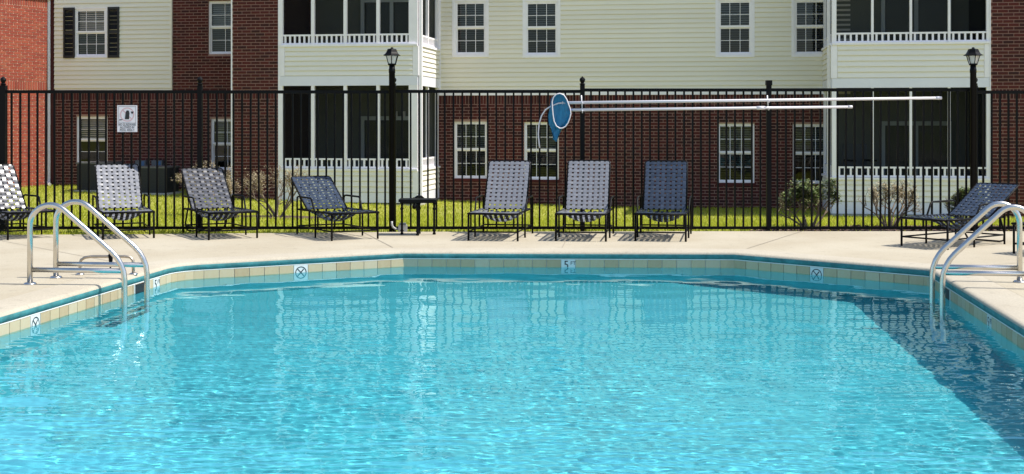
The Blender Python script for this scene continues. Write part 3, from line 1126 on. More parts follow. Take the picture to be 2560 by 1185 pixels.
# foundation, shell, roof
fo = MB(); fo.box(uL0, uL1 + .03, -VB - .03, -.03, GZ0, ZB(1070, 512, VB)); fo.build('foundation', 'foundation', bld)
fo = MB(); fo.box(uR0, uR1, -VB - .01, -.03, GZ0, ZB(2280, 537, VB)); fo.build('foundation', 'foundation', bld)
sh = MB()
sh.quad((uS0, 9, GZ0), (uE, 9, GZ0), (uE, 9, BH), (uS0, 9, BH))
sh.quad((uE, -VB, GZ0), (uE, 9, GZ0), (uE, 9, BH), (uE, -VB, BH))
sh.quad((uS0 - .02, .0, GZ0), (uS0 - .02, 9, GZ0), (uS0 - .02, 9, BH), (uS0 - .02, .0, BH))
sh.quad((uS0, .9, -.6), (uE, .9, -.6), (uE, .9, BH), (uS0, .9, BH))
sh.quad((uS0, .02, 2.02), (uE, .02, 2.02), (uE, .9, 2.02), (uS0, .9, 2.02))
sh.build('rear_shell', 'room', bld)
rf = MB()
ov = .38
rf.box(uP0 - .2, uE + .3, -ov, 9.4, BH, BH + .18)
rf.box(uS0 - .02, uP0 - .202, -.12, 9.4, BH, BH + .18)
rf.box(uP0 - .2, uL1 + .3, -VB - ov, -ov - .002, BH, BH + .18)
rf.box(uR0 - .3, uE + .3, -VB - ov, -ov - .002, BH, BH + .18)
rf.build('eave', 'white', bld)
rf = MB()
i0 = len(rf.v)
rf.v += [(uS0 - .02, -.12, BH + .182), (uE + .3, -ov, BH + .182), (uE + .3, 9.4, BH + .182), (uS0 - .02, 9.4, BH + .182), (uS0 + 3, 4.5, BH + 2.6), (uE - 3, 4.5, BH + 2.6)]
rf.f += [(0, 1, 5, 4), (1, 2, 5), (2, 3, 4, 5), (3, 0, 4)]; rf.mi += [0] * 4
rf.build('roof', 'roof', bld)

# downspouts
dsp = MB()
dsp.tube([(uS0 - .14, -.05, BH), (uS0 - .14, -.05, .02), (uS0 - .12, -.10, -.03), (uS0 - .02, -.22, -.06)], .042, 8)
dsp.build('downspout', 'white', bld)
dsp = MB(); dsp.box(uR0 - .075, uR0 - .018, -VB + .2, -VB + .29, -.4, BH); dsp.build('downspout', 'white', bld)
dsp = MB(); dsp.box(uL1 + .022, uL1 + .085, -VB + .02, -VB + .10, -.3, BH); dsp.build('downspout', 'white', bld)
# dark brick return between the wing and the siding
box('brick_return', 'brick', bld, uS0 - .34, uS0 - .021, -.02, .3, GZ0, BH)

def patio_chair(px, v, z, label):
    u = U(px, v)
    t = thing('patio_chair', (A.x + u * c9 - v * s9, A.y - u * s9 - v * c9, z), -YAW + math.radians(20), label, 'chair')
    box('seat', 'grey_box', t, -.26, .26, -.25, .25, .40, .45)
    box('backrest', 'grey_box', t, -.26, .26, .22, .27, .48, .98)
    for x in (-.23, .23):
        for y in (-.22, .24):
            box('leg', 'black', t, x - .02, x + .02, y - .02, y + .02, 0, .40)
        box('armrest', 'black', t, x - .03, x + .03, -.24, .22, .62, .66)
    return t


patio_chair(2150, 1.25, -.02, 'dark patio chair inside the lower screened porch, seen through the screen')

# place the bricks: the largest in view singly, the rest as one mass
def px_of(u, v, z):
    X_ = A.x + u * c9 - v * s9; Y_ = A.y - u * s9 - v * c9
    return CX + F * X_ / Y_, HY + F * (CAM_H - z) / Y_, F / Y_


def emit_bricks(lst, keep_fn, parent, mat, depth=.011):
    scored = []
    for q in lst:
        s_ = keep_fn(q)
        scored.append((s_, q))
    single = sorted([t for t in scored if t[0] > 0], key=lambda t: -t[0])[:296]
    ids = {id(t[1]) for t in single}
    cache = {}
    rest = MB()
    for s_, q in scored:
        a, b_, z0, z1, v, w = q
        if id(q) in ids:
            key = (round(b_ - a, 3), round(z1 - z0, 3))
            if key not in cache:
                cache[key] = MB().box(-key[0] / 2, key[0] / 2, -depth, .001, 0, key[1]).mesh('brick', mat)
            link('brick', cache[key], w, ((a + b_) / 2, -v, z0))
        else:
            j = rng.uniform(-.002, .002)
            i = len(rest.v)
            y0 = -v - depth + j; y1 = -v + .001
            rest.v += [(a, y0, z0), (b_, y0, z0), (b_, y0, z1), (a, y0, z1), (a, y1, z0), (b_, y1, z0), (b_, y1, z1), (a, y1, z1)]
            for f in ((0, 1, 2, 3), (0, 4, 5, 1), (1, 5, 6, 2), (2, 6, 7, 3), (3, 7, 4, 0)):
                rest.f.append(tuple(i + k for k in f)); rest.mi.append(0)
    return tag(rest.build('brickwork', mat, parent), kind='stuff')


def keep_main(q):
    a, b_, z0, z1, v, w = q
    x, y, s_ = px_of((a + b_) / 2, v, (z0 + z1) / 2)
    if not (0 < y < 470 and 0 < x < 2560) or b_ - a < .09:
        return 0
    return s_ if v > 1 else 0


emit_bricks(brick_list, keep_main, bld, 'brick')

# ---------------------------------------------------------------- the sunlit wing at the left, turned 45 degrees
WE = Vector((-11.02, 30.35))
wing = thing('brick_wing', (WE.x, WE.y, 0), math.radians(57), 'sunlit orange red brick wing behind the fence, beside the white downspout', 'building')
wb_ = MB()
wz1 = 4.33
wb_.quad((-6, 0, GZ0), (0, 0, GZ0), (0, 0, wz1), (-6, 0, wz1))
wb_.quad((0, 0, GZ0), (0, 5, GZ0), (0, 5, wz1), (0, 0, wz1))
wb_.quad((-6, 0, GZ0), (-6, 0, wz1), (-6, 5, wz1), (-6, 5, GZ0))
ww = wb_.build('brick_wall', 'mortar_wing', wing)
wtop = wz1 - BR_H * 3
lst = [(*q, 0.0, ww) for q in course_bricks(-6, -.002, wtop - BR_H * 66, wz1, [], (wtop, wtop - BR_H * 29))]


def keep_wing(q):
    xx = (q[0] + q[1]) / 2
    p = WE + Vector((.545, .838)) * xx
    pxx = CX + F * p.x / p.y
    pyy = HY + F * (CAM_H - q[2]) / p.y
    if not (0 < pxx < 118 and 0 < pyy < 470) or q[1] - q[0] < .09:
        return 0
    return F / p.y


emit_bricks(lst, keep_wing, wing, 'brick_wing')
box('fascia', 'white', wing, -6.2, .1, -.06, 5, wz1, wz1 + .25)
rb = MB(); rb.v = [(-6.3, -.1, wz1 + .252), (.1, -.1, wz1 + .252), (.1, 5, wz1 + .252), (-6.3, 5, wz1 + .252), (-4.5, 2.4, wz1 + 1.6), (-1.5, 2.4, wz1 + 1.6)]
rb.f = [(0, 1, 5, 4), (1, 2, 5), (2, 3, 4, 5), (3, 0, 4)]; rb.mi = [0] * 4
rb.build('roof', 'roof', wing)


# ---------------------------------------------------------------- fence
fence = thing('pool_fence', (0, FENCE_Y, 0), 0, 'tall black metal picket fence along the far edge of the deck', 'fence')
zt0 = at(1300, 231, FENCE_Y).z; zt1 = at(1300, 223, FENCE_Y).z
zr0 = at(1300, 573, FENCE_Y).z; zr1 = at(1300, 566, FENCE_Y).z
post_px = [-470, 8, 500, 984, 1456, 1922, 2437, 2920]
for k in range(len(post_px) - 1):
    a = at(post_px[k], 0, FENCE_Y).x; b_ = at(post_px[k + 1], 0, FENCE_Y).x
    dz = [0, -.012, -.015, -.008, .01, .012, -.018][k]
    fb = MB(); fb.box(a, b_, -.016, .016, zt0 + dz, zt1 + dz); fb.build('top_rail', 'black', fence)
    fb = MB(); fb.box(a, b_, -.016, .016, zr0, zr1); fb.build('bottom_rail', 'black', fence)
    cnt = int((b_ - a - .05) / .1105)
    pm = MB().box(-.0112, .0112, -.0112, .0112, zr0 + .001, zt1 + dz - .004).mesh('picket', 'black')
    for q in range(cnt):
        x = a + (b_ - a) * (q + 1) / (cnt + 1)
        if -8.6 < x < 8.6:
            o_ = link('picket', pm, fence, (x, 0, 0))
            o_.rotation_euler = (0, random.gauss(0, .0012), 0)
    if k > 0:
        x = a
        th = .036
        big = .040 if k == 1 else .030
        pb = MB(); pb.box(x - big, x + big, -big, big, -.06, zt1 + .05)
        po = pb.build('post', 'black', fence)
        fb = MB()
        if k == 5:
            fb.box(x - .038, x + .038, -.038, .038, zt1 + .05, zt1 + .115)
        else:
            fb.lathe([(.026, 0), (.036, .012), (.036, .02), (.02, .03), (.034, .055), (.038, .072), (.03, .092), (.012, .105), (.004, .118)], 12, (x, 0, zt1 + .05))
        fb.build('finial', 'black', po)


# ---------------------------------------------------------------- lamp posts
def lamp_post(px, Y, label, zbase=-.03):
    x = at(px, 0, Y).x
    t = thing('lamp_post', (x, Y, 0), 0, label, 'lamp', 'lamp posts by the fence')
    zt = at(px, 163, Y).z
    MB().lathe([(.039, zbase), (.039, zt - .1), (.042, zt - .098), (.042, zt - .05), (.039, zt - .045), (.036, zt)], 14).build('pole', 'black', t, True)
    MB().lathe([(.05, zt), (.055, zt + .012), (.05, zt + .02)], 14).build('collar', 'black', t, True)
    z0, z1 = zt + .02, at(px, 139, Y).z
    r0, r1 = .052, .083
    fr = MB()
    for k in range(6):
        a = math.pi / 6 + k * math.pi / 3
        fr.tube([(r0 * math.cos(a), r0 * math.sin(a), z0), (r1 * math.cos(a), r1 * math.sin(a), z1)], .0055, 5)
    fr.build('lantern_frame', 'black', t)
    for k in range(6):
        a, c = math.pi / 6 + k * math.pi / 3, math.pi / 6 + (k + 1) * math.pi / 3
        g = MB(); q = .96
        g.quad((q * r0 * math.cos(a), q * r0 * math.sin(a), z0), (q * r0 * math.cos(c), q * r0 * math.sin(c), z0), (q * r1 * math.cos(c), q * r1 * math.sin(c), z1), (q * r1 * math.cos(a), q * r1 * math.sin(a), z1))
        g.build('pane', 'lantern', t)
    zc = at(px, 118, Y).z
    h = zc - z1
    MB().lathe([(.085, z1 - .004), (.122, z1), (.118, z1 + .008), (.095, z1 + .2 * h), (.078, z1 + .42 * h), (.066, z1 + .68 * h), (.060, z1 + .78 * h), (.02, z1 + .84 * h), (.016, z1 + .96 * h), (.008, z1 + h)], 6, rot=math.pi / 6).build('cap', 'black', t)
    MB().lathe([(.018, z0), (.018, z0 + .05), (.026, z0 + .08), (.022, z0 + .11), (.006, z0 + .12)], 10).build('bulb', 'sign', t, True)
    return t


lamp_post(980, 16.36, 'black lamp post with lantern in front of the screened porch')
lamp_post(2433, 16.40, 'black lamp post with lantern by the fence near the reclined navy chaise')
ct = thing('conduit_box', (at(1008, 0, 16.3).x, 16.3, 0), 0, 'small pale conduit box with elbow at the lamp post base', 'electrical box')
MB().box(-.06, .05, -.035, .035, .0, .085).build('box', 'pvc', ct)
MB().box(-.045, .035, -.042, .042, .0851, .11).build('cover', 'grey_box', ct)
MB().tube([(-.062, 0, .03), (-.10, 0, .035), (-.13, 0, .055), (-.145, 0, .09), (-.145, 0, .13)], .014, 8).build('elbow', 'pvc', ct, True)


# ---------------------------------------------------------------- woven strap chaises
def chaise(pxl, pyl, theta, phi, label, strap, loop=False, width=.585):
    """pxl,pyl: foot-end leg nearest the picture's left; theta: turn of the head end; phi: back angle"""
    p = on_deck(pxl, pyl)
    th = math.radians(theta)
    hw = width / 2
    loc = p + Vector((math.cos(th), math.sin(th), 0)) * hw
    t = thing('chaise_lounge', (loc.x, loc.y, 0), th, label, 'lounge chair', 'strap chaises on the deck')
    SH, r = .318, .0125
    yl = (.03, .52, 1.12)
    hinge = .90
    for s_ in (-1, 1):
        x = s_ * hw
        MB().tube([(x, 0.0, SH), (x, .3, SH), (x, 1.12, SH - .01)], r, 8).build('side_rail', 'black', t, True)
        MB().tube([(x, yl[0], SH), (x, yl[0], .0)], .0125, 8).build('leg', 'black', t, True)
        # arm loop: rear leg up, forward, slanting down into the middle leg
        arm = [(x + s_ * .02, 1.12, 0), (x + s_ * .02, 1.12, .44), (x + s_ * .022, 1.105, .462), (x + s_ * .025, 1.07, .47), (x + s_ * .025, .66, .47), (x + s_ * .023, .625, .458), (x + s_ * .016, yl[1] + .03, SH + .02), (x + s_ * .014, yl[1], SH - .02), (x + s_ * .014, yl[1], 0)]
        MB().tube(arm, .0115, 8).build('armrest', 'black', t, True)
        MB().tube([(x, yl[0], .105), (x, 1.12, .105)], .009, 6).build('stretcher', 'black', t, True)
    MB().tube([(-hw, .0, SH), (hw, .0, SH)], r, 8).build('foot_bar', 'black', t, True)
    MB().tube([(-hw, yl[0], .105), (hw, yl[0], .105)], .009, 6).build('stretcher', 'black', t, True)
    MB().tube([(-hw, 1.12, .105), (hw, 1.12, .105)], .009, 6).build('stretcher', 'black', t, True)
    MB().tube([(-hw, 1.12, SH - .01), (hw, 1.12, SH - .01)], .010, 6).build('rear_bar', 'black', t, True)
    if loop:
        MB().tube([(-hw + .04, 1.12, SH), (-hw + .03, 1.2, .12), (-hw + .06, 1.24, .03), (-hw + .12, 1.25, .015), (hw - .12, 1.25, .015), (hw - .06, 1.24, .03), (hw - .03, 1.2, .12), (hw - .04, 1.12, SH)], .011, 8).build('rear_loop', 'black', t, True)
    ph = math.radians(phi)
    Lb = .70
    bd = Vector((0, math.cos(ph), math.sin(ph)))
    bn = Vector((0, -math.sin(ph), math.cos(ph)))
    hp = Vector((0, hinge, SH - .005))
    bw = hw - .028
    tp = [hp + Vector((-bw, 0, 0)), hp + bd * (Lb - .04) + Vector((-bw, 0, 0)), hp + bd * (Lb - .01) + Vector((-bw + .012, 0, 0)), hp + bd * Lb + Vector((-bw + .04, 0, 0)),
          hp + bd * Lb + Vector((bw - .04, 0, 0)), hp + bd * (Lb - .01) + Vector((bw - .012, 0, 0)), hp + bd * (Lb - .04) + Vector((bw, 0, 0)), hp + Vector((bw, 0, 0))]
    MB().tube(tp, .011, 8).build('back_frame', 'black', t, True)
    q = hp + bd * .42
    for s_ in (-1, 1):
        MB().tube([(s_ * (bw - .02), q.y, q.z - .015), (s_ * (bw - .02), min(1.11, q.y + .1), SH - .01)], .007, 6).build('back_prop', 'black', t, True)

    def sag(y):
        return .012 + .135 * max(0, math.sin(math.pi * min(1, max(0, (y - .34) / .62)))) ** .9
    NX, xw = 8, 2 * bw
    pitch = xw / NX
    xs_ = [-bw + pitch * (k + .5) for k in range(NX)]
    ncb = 12
    vs_ = [(k + .6) / (ncb + .2) * Lb for k in range(ncb)]
    amp = .0019
    jit = random.Random(int(pxl))
    # back: up-and-down straps
    Xv = Vector((1, 0, 0))
    for k, x in enumerate(xs_):
        pts, sd, nm = [], [], []
        for q in range(ncb * 4 + 1):
            v_ = Lb * q / (ncb * 4)
            o_ = -amp * (-1) ** k * math.sin(math.pi * (v_ / Lb * (ncb + .2) - .1))
            slump = -.012 * math.sin(math.pi * v_ / Lb) * (1 - (x / bw) ** 2)
            pts.append(hp + bd * v_ + Vector((x + jit.gauss(0, .0006), 0, 0)) + bn * (o_ + slump + .006)); sd.append(Xv); nm.append(bn)
        b = MB(); b.ribbon(pts, sd, nm, .0395); b.build('strap', [strap, 'strap_shade'], t)
    for k, v_ in enumerate(vs_):
        pts, sd, nm = [], [], []
        for q in range(NX * 4 + 1):
            x = -bw - .006 + (xw + .012) * q / (NX * 4)
            o_ = amp * (-1) ** k * math.sin(math.pi * (x + bw) / pitch)
            slump = -.012 * math.sin(math.pi * v_ / Lb) * (1 - (x / bw) ** 2)
            pts.append(hp + bd * v_ + Xv * x + bn * (o_ + slump + .006)); sd.append(bd); nm.append(bn)
        b = MB(); b.ribbon(pts, sd, nm, .0345); b.build('strap', [strap, 'strap_shade'], t)
    # seat: straps sag between the rails in front of the back
    nsc = 15
    ysc = [.03 + (hinge - .02) * k / (nsc - 1) for k in range(nsc)]
    for k, x in enumerate(xs_):
        pts, sd, nm = [], [], []
        for q in range(57):
            y_ = .0 + (hinge + .03) * q / 56
            o_ = -amp * (-1) ** k * math.sin(math.pi * ((y_ - .03) / (hinge - .02) * (nsc - 1) + .5))
            pts.append(Vector((x, y_, SH + .008 - sag(y_) * (1 - (x / hw) ** 2) + o_))); sd.append(Xv); nm.append(Vector((0, 0, 1)))
        b = MB(); b.ribbon(pts, sd, nm, .0395); b.build('strap', [strap, 'strap_shade'], t)
    for k, y_ in enumerate(ysc):
        pts, sd, nm = [], [], []
        for q in range(33):
            x = -hw + 2 * hw * q / 32
            o_ = amp * (-1) ** k * math.sin(math.pi * (x + bw) / pitch)
            pts.append(Vector((x, y_, SH + .008 - sag(y_) * (1 - (x / hw) ** 2) + o_))); sd.append(Vector((0, 1, 0))); nm.append(Vector((0, 0, 1)))
        b = MB(); b.ribbon(pts, sd, nm, .0345); b.build('strap', [strap, 'strap_shade'], t)
    return t


chaise(22, 601, 42, 50, 'strap chaise cut off by the picture edge, left of the steel ladder', 'strap_charcoal')
chaise(258, 600, 23, 50, 'grey strap chaise behind the steel ladder, under the no glassware sign', 'strap_grey')
chaise(524, 601, 29, 44, 'strap chaise in front of a pale shrub, second from the lamp post', 'strap_charcoal', True)
chaise(832, 603, 30, 33, 'low reclined navy strap chaise next to the side table', 'strap_navy')
chaise(1170, 602, -9, 57, 'grey strap chaise beside the side table, first of the upright three', 'strap_grey')
chaise(1389, 603, -8, 58, 'grey strap chaise in the middle of the upright three', 'strap_grey')
chaise(1588, 603, -10, 57, 'navy strap chaise, darkest of the upright three', 'strap_navy')
chaise(2250, 615, -52, 30, 'reclined navy strap chaise by the second lamp post, behind the ladder', 'strap_navy', True)
chaise(2530, 634, -60, 40, 'strap chaise mostly outside the picture, only its foot end showing', 'strap_navy')

# ---------------------------------------------------------------- side table
tp_ = on_deck(1044, 589)
tb = thing('side_table', (tp_.x, tp_.y + .13, 0), math.radians(0), 'small black metal side table with turned legs beside the lamp post', 'table')
MB().box(-.232, .232, -.17, .17, .412, .444).build('table_top', 'black', tb)
MB().box(-.215, .215, -.155, .155, .40, .4115).build('apron', 'black', tb)
legp = [(.014, 0), (.02, .004), (.02, .02), (.013, .03), (.023, .05), (.014, .065), (.014, .12), (.014, .28), (.013, .30), (.024, .32), (.014, .34), (.015, .36), (.02, .40)]
for x, y in ((-.205, .02), (.195, .02), (.0, -.13), (.0, .14)):
    MB().lathe(legp, 10, (x, y, 0)).build('leg', 'black', tb, True)
nz_ = thing('hose_nozzle', (at(1036, 0, 16.42).x, 16.42, at(1036, 511, 16.42).z), 0, 'small black nozzle hanging on the fence behind the side table', 'nozzle')
MB().lathe([(.012, -.06), (.028, -.05), (.03, -.02), (.016, .0), (.014, .03), (.025, .05), (.028, .075), (.016, .09)], 10).build('nozzle_body', 'black', nz_, True)
MB().tube([(.0, 0, .07), (.04, -.01, .10), (.09, -.01, .10), (.115, 0, .075)], .017, 8).build('lever', 'black', nz_, True)


# ---------------------------------------------------------------- pool ladders and the low deck bar
def ladder(base, dirv, along, gap, reach, label):
    t = thing('pool_ladder', (base.x, base.y, 0), 0, label, 'ladder')
    d = Vector((dirv[0], dirv[1], 0)); al = Vector((along[0], along[1], 0))
    k = reach / .84
    prof = [(0, -.02), (0, .44)] + [(.175 + .175 * math.cos(a), .505 + .175 * math.sin(a)) for a in [math.radians(180 - 5 - j * 11.5) for j in range(0, 12)]]
    # straight slope down to the bend, then vertical into the water
    sx, sz = prof[-1]
    prof += [(sx + (.69 - sx) * f_, sz + (.285 - sz) * f_) for f_ in (.3, .6, .85, 1)]
    prof += [(.735, .235), (.768, .18), (.79, .12), (.80, .05), (.80, -.2), (.80, -.95), (.76, -1.0)]
    prof = [(x * k * 1.05, z) for x, z in prof]
    rails = []
    for g in (0, 1):
        o0 = al * (gap * g)
        pts = [o0 + d * x + Vector((0, 0, z)) for x, z in prof]
        ro = MB().tube(pts, .0238, 14).build('rail', 'steel', t, True)
        ro.cycles.is_caustics_receiver = False
        xe = .80 * k * 1.05
        MB().tube([o0 + d * .02 + Vector((0, 0, .125)), o0 + d * (xe - .01) + Vector((0, 0, .125))], .0215, 14).build('cross_bar', 'steel', t, True)
        MB().lathe([(.055, 0), (.055, .004), (.045, .014), (.026, .018)], 16, tuple(o0 + Vector((0, 0, .002)))).build('escutcheon', 'steel', t, True)
    for z in (-.36, -.64, -.92):
        a = d * xe + Vector((0, 0, z)); e = a + al * gap
        b = MB(); s_ = d * .04
        b.quad(a - s_, a + s_, e + s_, e - s_); b.tube([a - s_, e - s_], .008, 6); b.tube([a + s_, e + s_], .008, 6)
        b.build('tread', 'steel', t)
    return t


ladder(on_deck(75, 711), (.992, -.10), (.128, .992), .46, .84, 'stainless steel pool ladder with sloping rails, beside the sunlit tiles')
ladder(on_deck(2549, 706) , (-.990, .139), (-.139, -.990), .46, .73, 'stainless steel pool ladder in front of the reclined navy chaise')
bp0 = on_deck(200, 687)
bar = thing('deck_bar', (bp0.x, bp0.y, 0), 0, 'low bent steel bar with a black clamp behind the ladder', 'bar')
MB().tube([(0, 0, 0), (0, 0, .10), (.01, .0, .135), (.045, 0, .157), (.10, .01, .165), (.40, .02, .165), (.45, .02, .158), (.475, .02, .13), (.48, .02, 0)], .0135, 10).build('bent_tube', 'steel_dull', bar, True)
MB().lathe([(.04, 0), (.04, .006), (.02, .016)], 14, (0, 0, .002)).build('escutcheon', 'steel', bar, True)
MB().lathe([(.04, 0), (.04, .006), (.02, .016)], 14, (.48, .02, .002)).build('escutcheon', 'steel', bar, True)
cl = MB(); cl.lathe([(.008, .1), (.018, .125), (.02, .15), (.024, .172), (.018, .192), (.006, .198)], 10, (.275, .012, 0)); cl.tube([(.275, .012, .1), (.272, .012, .06)], .008, 6)
cl.build('clamp', 'black', bar, True)

# ---------------------------------------------------------------- poles, hook and skimmer net on the fence
PY = FENCE_Y - .085
def pole(name, a, b_, r, label, cat, sleeve=None):
    p, q = at(a[0], a[1], PY), at(b_[0], b_[1], PY)
    t = thing(name, p, 0, label, cat, 'poles hung on the fence')
    d = q - p
    MB().tube([(0, 0, 0), d * .5, d], r, 12).build('shaft', 'pole', t, True)
    if sleeve:
        s0, s1 = d * sleeve, d * (sleeve + .03)
        MB().tube([s0, s1], r * 1.3, 12).build('locking_collar', 'pole', t, True)
    MB().tube([d * .985, d * 1.001], r * 1.12, 12).build('end_cap', 'pole', t, True)
    return t


hp_ = pole('life_hook_pole', (1405, 257), (2353, 245), .0185, 'upper long white pole with a curved rescue hook on the fence', 'pole')
o0 = at(1405, 257, PY)
hk = [(1408, 257), (1396, 258), (1378, 265), (1364, 274), (1354, 289), (1347.5, 310), (1345.6, 335), (1347.5, 357), (1349, 370)]
MB().tube([at(x, y, PY + .0) - o0 for x, y in hk], .009, 8).build('hook', 'pole', hp_, True)
np_ = pole('net_pole', (1428, 275), (2130, 267), .0185, 'lower white pole carrying the blue skimmer net', 'pole', .66)
for px in (1456, 1922):
    x = at(px, 0, PY).x
    z0 = at(px, 277 if px < 1500 else 270, PY).z; z1 = at(px, 238, PY).z
    hgr = thing('pole_hanger', (x, PY, 0), 0, 'white hanger holding the poles on the %s' % ('round topped fence post' if px < 1500 else 'flat topped fence post'), 'hook', 'pole hangers on the fence')
    for zz in (at(px, 257 if px < 1500 else 251, PY).z, at(px, 277 if px < 1500 else 270, PY).z):
        MB().tube([(0, .055, zz - .02), (0, .02, zz - .026), (0, -.022, zz - .024), (0, -.03, zz - .01), (0, -.03, zz + .012)], .006, 6).build('prong', 'pole', hgr, True)
    MB().tube([(-.012, .045, z1), (0, .045, z0)], .009, 6).build('plate', 'pole', hgr, True)

NY = PY - .06
o0 = at(1404, 277, NY)
net = thing('skimmer_net', o0, 0, 'blue skimmer net with white oval rim and drooping bag on the fence', 'net')
rim_px = [(1399.6, 233.5), (1391, 235.5), (1383.5, 243), (1380.3, 254), (1381, 270), (1382.5, 287), (1385, 303), (1391, 315), (1399, 320.5), (1406, 320.5), (1414, 316), (1420, 307), (1424.5, 295), (1427, 284), (1426, 273), (1421, 260), (1416.5, 248), (1410, 238)]
rim = [at(x, y, NY) - o0 for x, y in rim_px]
MB().tube(rim, .0075, 8, closed=True).build('rim', 'pole', net, True)
MB().tube([at(1430, 275, PY) - o0, at(1424, 274.5, NY) - o0], .012, 8).build('socket', 'plastic_blue', net, True)
# bag: loft from the rim backwards and down into a drooping tip
bag = MB()
NR = len(rim)
def bagpt(x, y, d):
    return at(x, y, NY) - o0 + Vector((0, d, 0))
# outline of the drooping sack behind the rim, from just inside the rim to the folded tip
sack = [[bagpt(x, y, .0) for x, y in rim_px],
        [bagpt(1402 + (x - 1404) * .97 - 3, 280 + (y - 277) * .93, .05) for x, y in rim_px],
        [bagpt(1393 + (x - 1404) * .92, 296 + (y - 277) * .62, .075) for x, y in rim_px],
        [bagpt(1391 + (x - 1404) * .74, 312 + (y - 277) * .42, .08) for x, y in rim_px],
        [bagpt(1391 + (x - 1404) * .42, 330 + (y - 277) * .20, .07) for x, y in rim_px],
        [bagpt(1389 + (x - 1404) * .24, 344 + (y - 277) * .10, .055) for x, y in rim_px],
        [bagpt(1391 + (x - 1404) * .06, 353 + (y - 277) * .04, .05) for x, y in rim_px]]
for k, r_ in enumerate(sack):
    for i, q in enumerate(r_):
        if 0 < k < 6:
            q = q + Vector((.010 * math.sin(i * 1.9 + k * 1.3), .018 * math.sin(i * 2.6 + k * .6), .008 * math.cos(i * 2.7 + k)))
        bag.v.append(tuple(q))
for k in range(len(sack) - 1):
    for i in range(NR):
        j = (i + 1) % NR
        bag.f.append((k * NR + i, k * NR + j, (k + 1) * NR + j, (k + 1) * NR + i)); bag.mi.append(0)
bag.f.append(tuple((len(sack) - 1) * NR + i for i in range(NR))); bag.mi.append(0)
bag.build('mesh_bag', 'net', net, True)

# ---------------------------------------------------------------- sign on the fence
SY = FENCE_Y - .03
s0, s1 = at(293, 330, SY), at(343, 263, SY)
W_, H_ = s1.x - s0.x, s1.z - s0.z
sg = thing('warning_sign', (s0.x + W_ / 2, SY, s0.z), 0, 'white no glassware sign on the fence left of the brick pier', 'sign')
MB().box(-W_ / 2, W_ / 2, 0, .004, 0, H_).build('board', 'sign', sg)
pr = MB()
for a, b_, c, d in ((-.43, .43, .955, .965), (-.43, .43, .335, .345), (-.43, -.42, .335, .965), (.42, .43, .335, .965)):
    pr.box(a * W_, b_ * W_, -.0012, -.0002, c * H_, d * H_)
pr.build('print_border', 'ink', sg)
ringb = ring_mesh(.078, .092, 28); stroke(ringb, -.058, .058, .058, -.058, .014)
ro_ = ringb.build('prohibition_ring', 'sign_red', sg); ro_.location = (0, -.0005, .65 * H_)
pic = MB()
pic.prism([(-.03, -.06), (.025, -.06), (.03, .02), (.022, .05), (-.005, .055), (-.02, .03)], -.0016, -.0004)
pic.prism([(.045, .04), (.085, .04), (.075, .012), (.055, .012)], -.0016, -.0004)
pic.prism([(-.10, -.075), (-.06, -.07), (-.06, -.06), (-.10, -.062)], -.0016, -.0004)
po_ = pic.build('pictogram', 'ink', sg); po_.location = (0, -.0008, .65 * H_)
for k, (txt, zz) in enumerate((('NO GLASSWARE', .235), ('ALLOWED IN', .135), ('POOL AREA !!', .035))):
    me = text_mesh(txt, .042)
    me.materials.clear(); me.materials.append(M['ink'])
    lo_ = link('lettering', me, sg, (0, -.001, zz * H_)); lo_.rotation_euler = (math.pi / 2, 0, 0); lo_.scale = (.72, 1, 1)


# ---------------------------------------------------------------- condensers and meters against the left wall
def condenser(px, pyb, Y, w, h, label):
    p = at(px, pyb, Y)
    z = float(ground_z(p.x, Y))
    t = thing('air_conditioner', (p.x, Y, z), -YAW, label, 'air conditioner', 'condensers at the wall')
    b = MB(); b.box(-w / 2, w / 2, -w / 2, w / 2, .04, h)
    b.build('casing', 'ac', t)
    g = MB()
    k = .09
    while k < h - .06:
        g.box(-w / 2 - .008, w / 2 + .008, -w / 2 - .008, w / 2 + .008, k, k + .012); k += .035
    g.build('grille', 'ac', t)
    MB().box(-w / 2 - .02, w / 2 + .02, -w / 2 - .02, w / 2 + .02, h, h + .035).build('lid', 'ac_lid', t)
    MB().box(-w / 2 - .06, w / 2 + .06, -w / 2 - .06, w / 2 + .06, -.06, .04).build('pad', 'foundation', t)
    return t


condenser(250, 470, 28.6, .72, .62, 'dark condenser on the lawn behind the second chaise')
condenser(390, 470, 28.3, .74, .58, 'dark condenser between the second chaise and the pale shrub')
for px, w_ in ((353, 'nearer to the window'), (394, 'nearer to the brick pier')):
    u = U(px, .1)
    pz = ZB(px, 421, .1)
    X_ = A.x + u * c9 - .02 * s9; Y_ = A.y - u * s9 - .02 * c9
    t = thing('meter_box', (X_, Y_, pz), -YAW, 'grey meter box with blue label on dark brick, %s' % w_, 'electrical box', 'meter boxes on the wall')
    MB().box(-.13, .13, -.13, 0, 0, .19).build('cabinet', 'grey_box', t)
    MB().box(-.02, .10, -.134, -.1305, .02, .17).build('label_plate', 'label_blue', t)


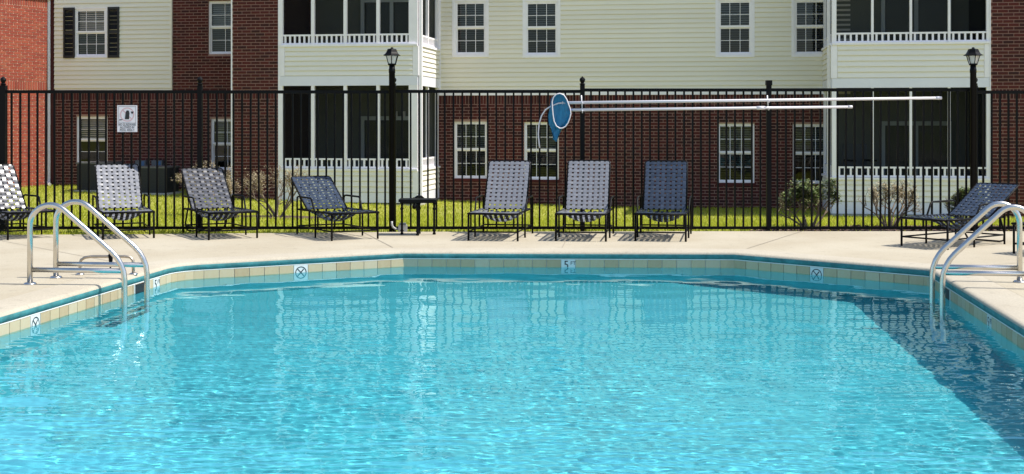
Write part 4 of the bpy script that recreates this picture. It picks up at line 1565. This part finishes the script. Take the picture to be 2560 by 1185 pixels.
# ---------------------------------------------------------------- shrubs
def shrub(px, Y, w, h, leafy, label, seed):
    rr = random.Random(seed)
    x = at(px, 0, Y).x
    z = float(ground_z(np.float64(x), np.float64(Y)))
    t = thing('shrub', (x, Y, z), 0, label, 'shrub', 'shrubs behind the fence')
    b = MB(); tips = []

    def grow(p, d, L, r, lev):
        n_ = 3
        pts = [p]; rs = [r]
        q = p
        for k in range(n_):
            d2 = (d + Vector((rr.gauss(0, .16), rr.gauss(0, .16), rr.gauss(.03, .10)))).normalized()
            q = q + d2 * (L / n_); d = d2
            pts.append(q); rs.append(r * (1 - .28 * (k + 1) / n_))
        b.tube(pts, rs, 5 if lev < 2 else 3, caps=False)
        if lev >= 2:
            tips.extend(pts[1:])
        if lev < 4 and q.z < h * 1.0:
            for _ in range(rr.choice((2, 3, 3)) if lev < 3 else 2):
                dd = (d + Vector((rr.gauss(0, .5), rr.gauss(0, .5), rr.gauss(.10, .25)))).normalized()
                if abs(q.x) > w / 2 * .92: dd.x *= -.3
                if dd.z < .1: dd.z = .2
                grow(q, dd.normalized(), L * rr.uniform(.55, .8), r * .62, lev + 1)
    for k in range(8):
        a = 2 * math.pi * k / 8 + rr.uniform(-.4, .4)
        ln = rr.uniform(.25, .62)
        grow(Vector((.05 * math.cos(a), .05 * math.sin(a), -.03)), Vector((ln * w / h * math.cos(a), ln * w / h * math.sin(a), 1)).normalized(), h * .42, .016, 0)
    b.build('branches', 'twig', t, True)
    P = np.array([tuple(q) for q in tips])
    P = P[(P[:, 2] < h * 1.03) & (abs(P[:, 0]) < w * .56)]
    m_ = 7000 if leafy else 4200
    sel = P[rng.integers(0, len(P), m_)] + rng.normal(0, .02, (m_, 3))
    o = scatter_tris('foliage', sel, .032 if leafy else .022, 'leaf' if leafy else 'bud', None, kind='stuff', flat=True, parent=t)
    if leafy:
        sel = P[rng.integers(0, len(P), 1500)] + rng.normal(0, .015, (1500, 3))
        scatter_tris('dry_tips', sel, .022, 'bud', None, kind='stuff', flat=True, parent=t)
    return t


shrub(510, 21.6, .95, .88, False, 'pale bare shrub behind the chaise second from the lamp post', 3)
shrub(694, 21.6, .90, .86, False, 'bare twiggy shrub in front of the brick pier and porch corner', 5)
shrub(2024, 17.6, .62, .64, True, 'green leafed shrub at the corner of the second porch, larger one', 8)
shrub(2225, 17.7, .48, .64, False, 'slim bare shrub in front of the second porch siding', 11)
shrub(2412, 17.7, .24, .52, True, 'small green shrub hidden behind the reclined navy chaise', 14)
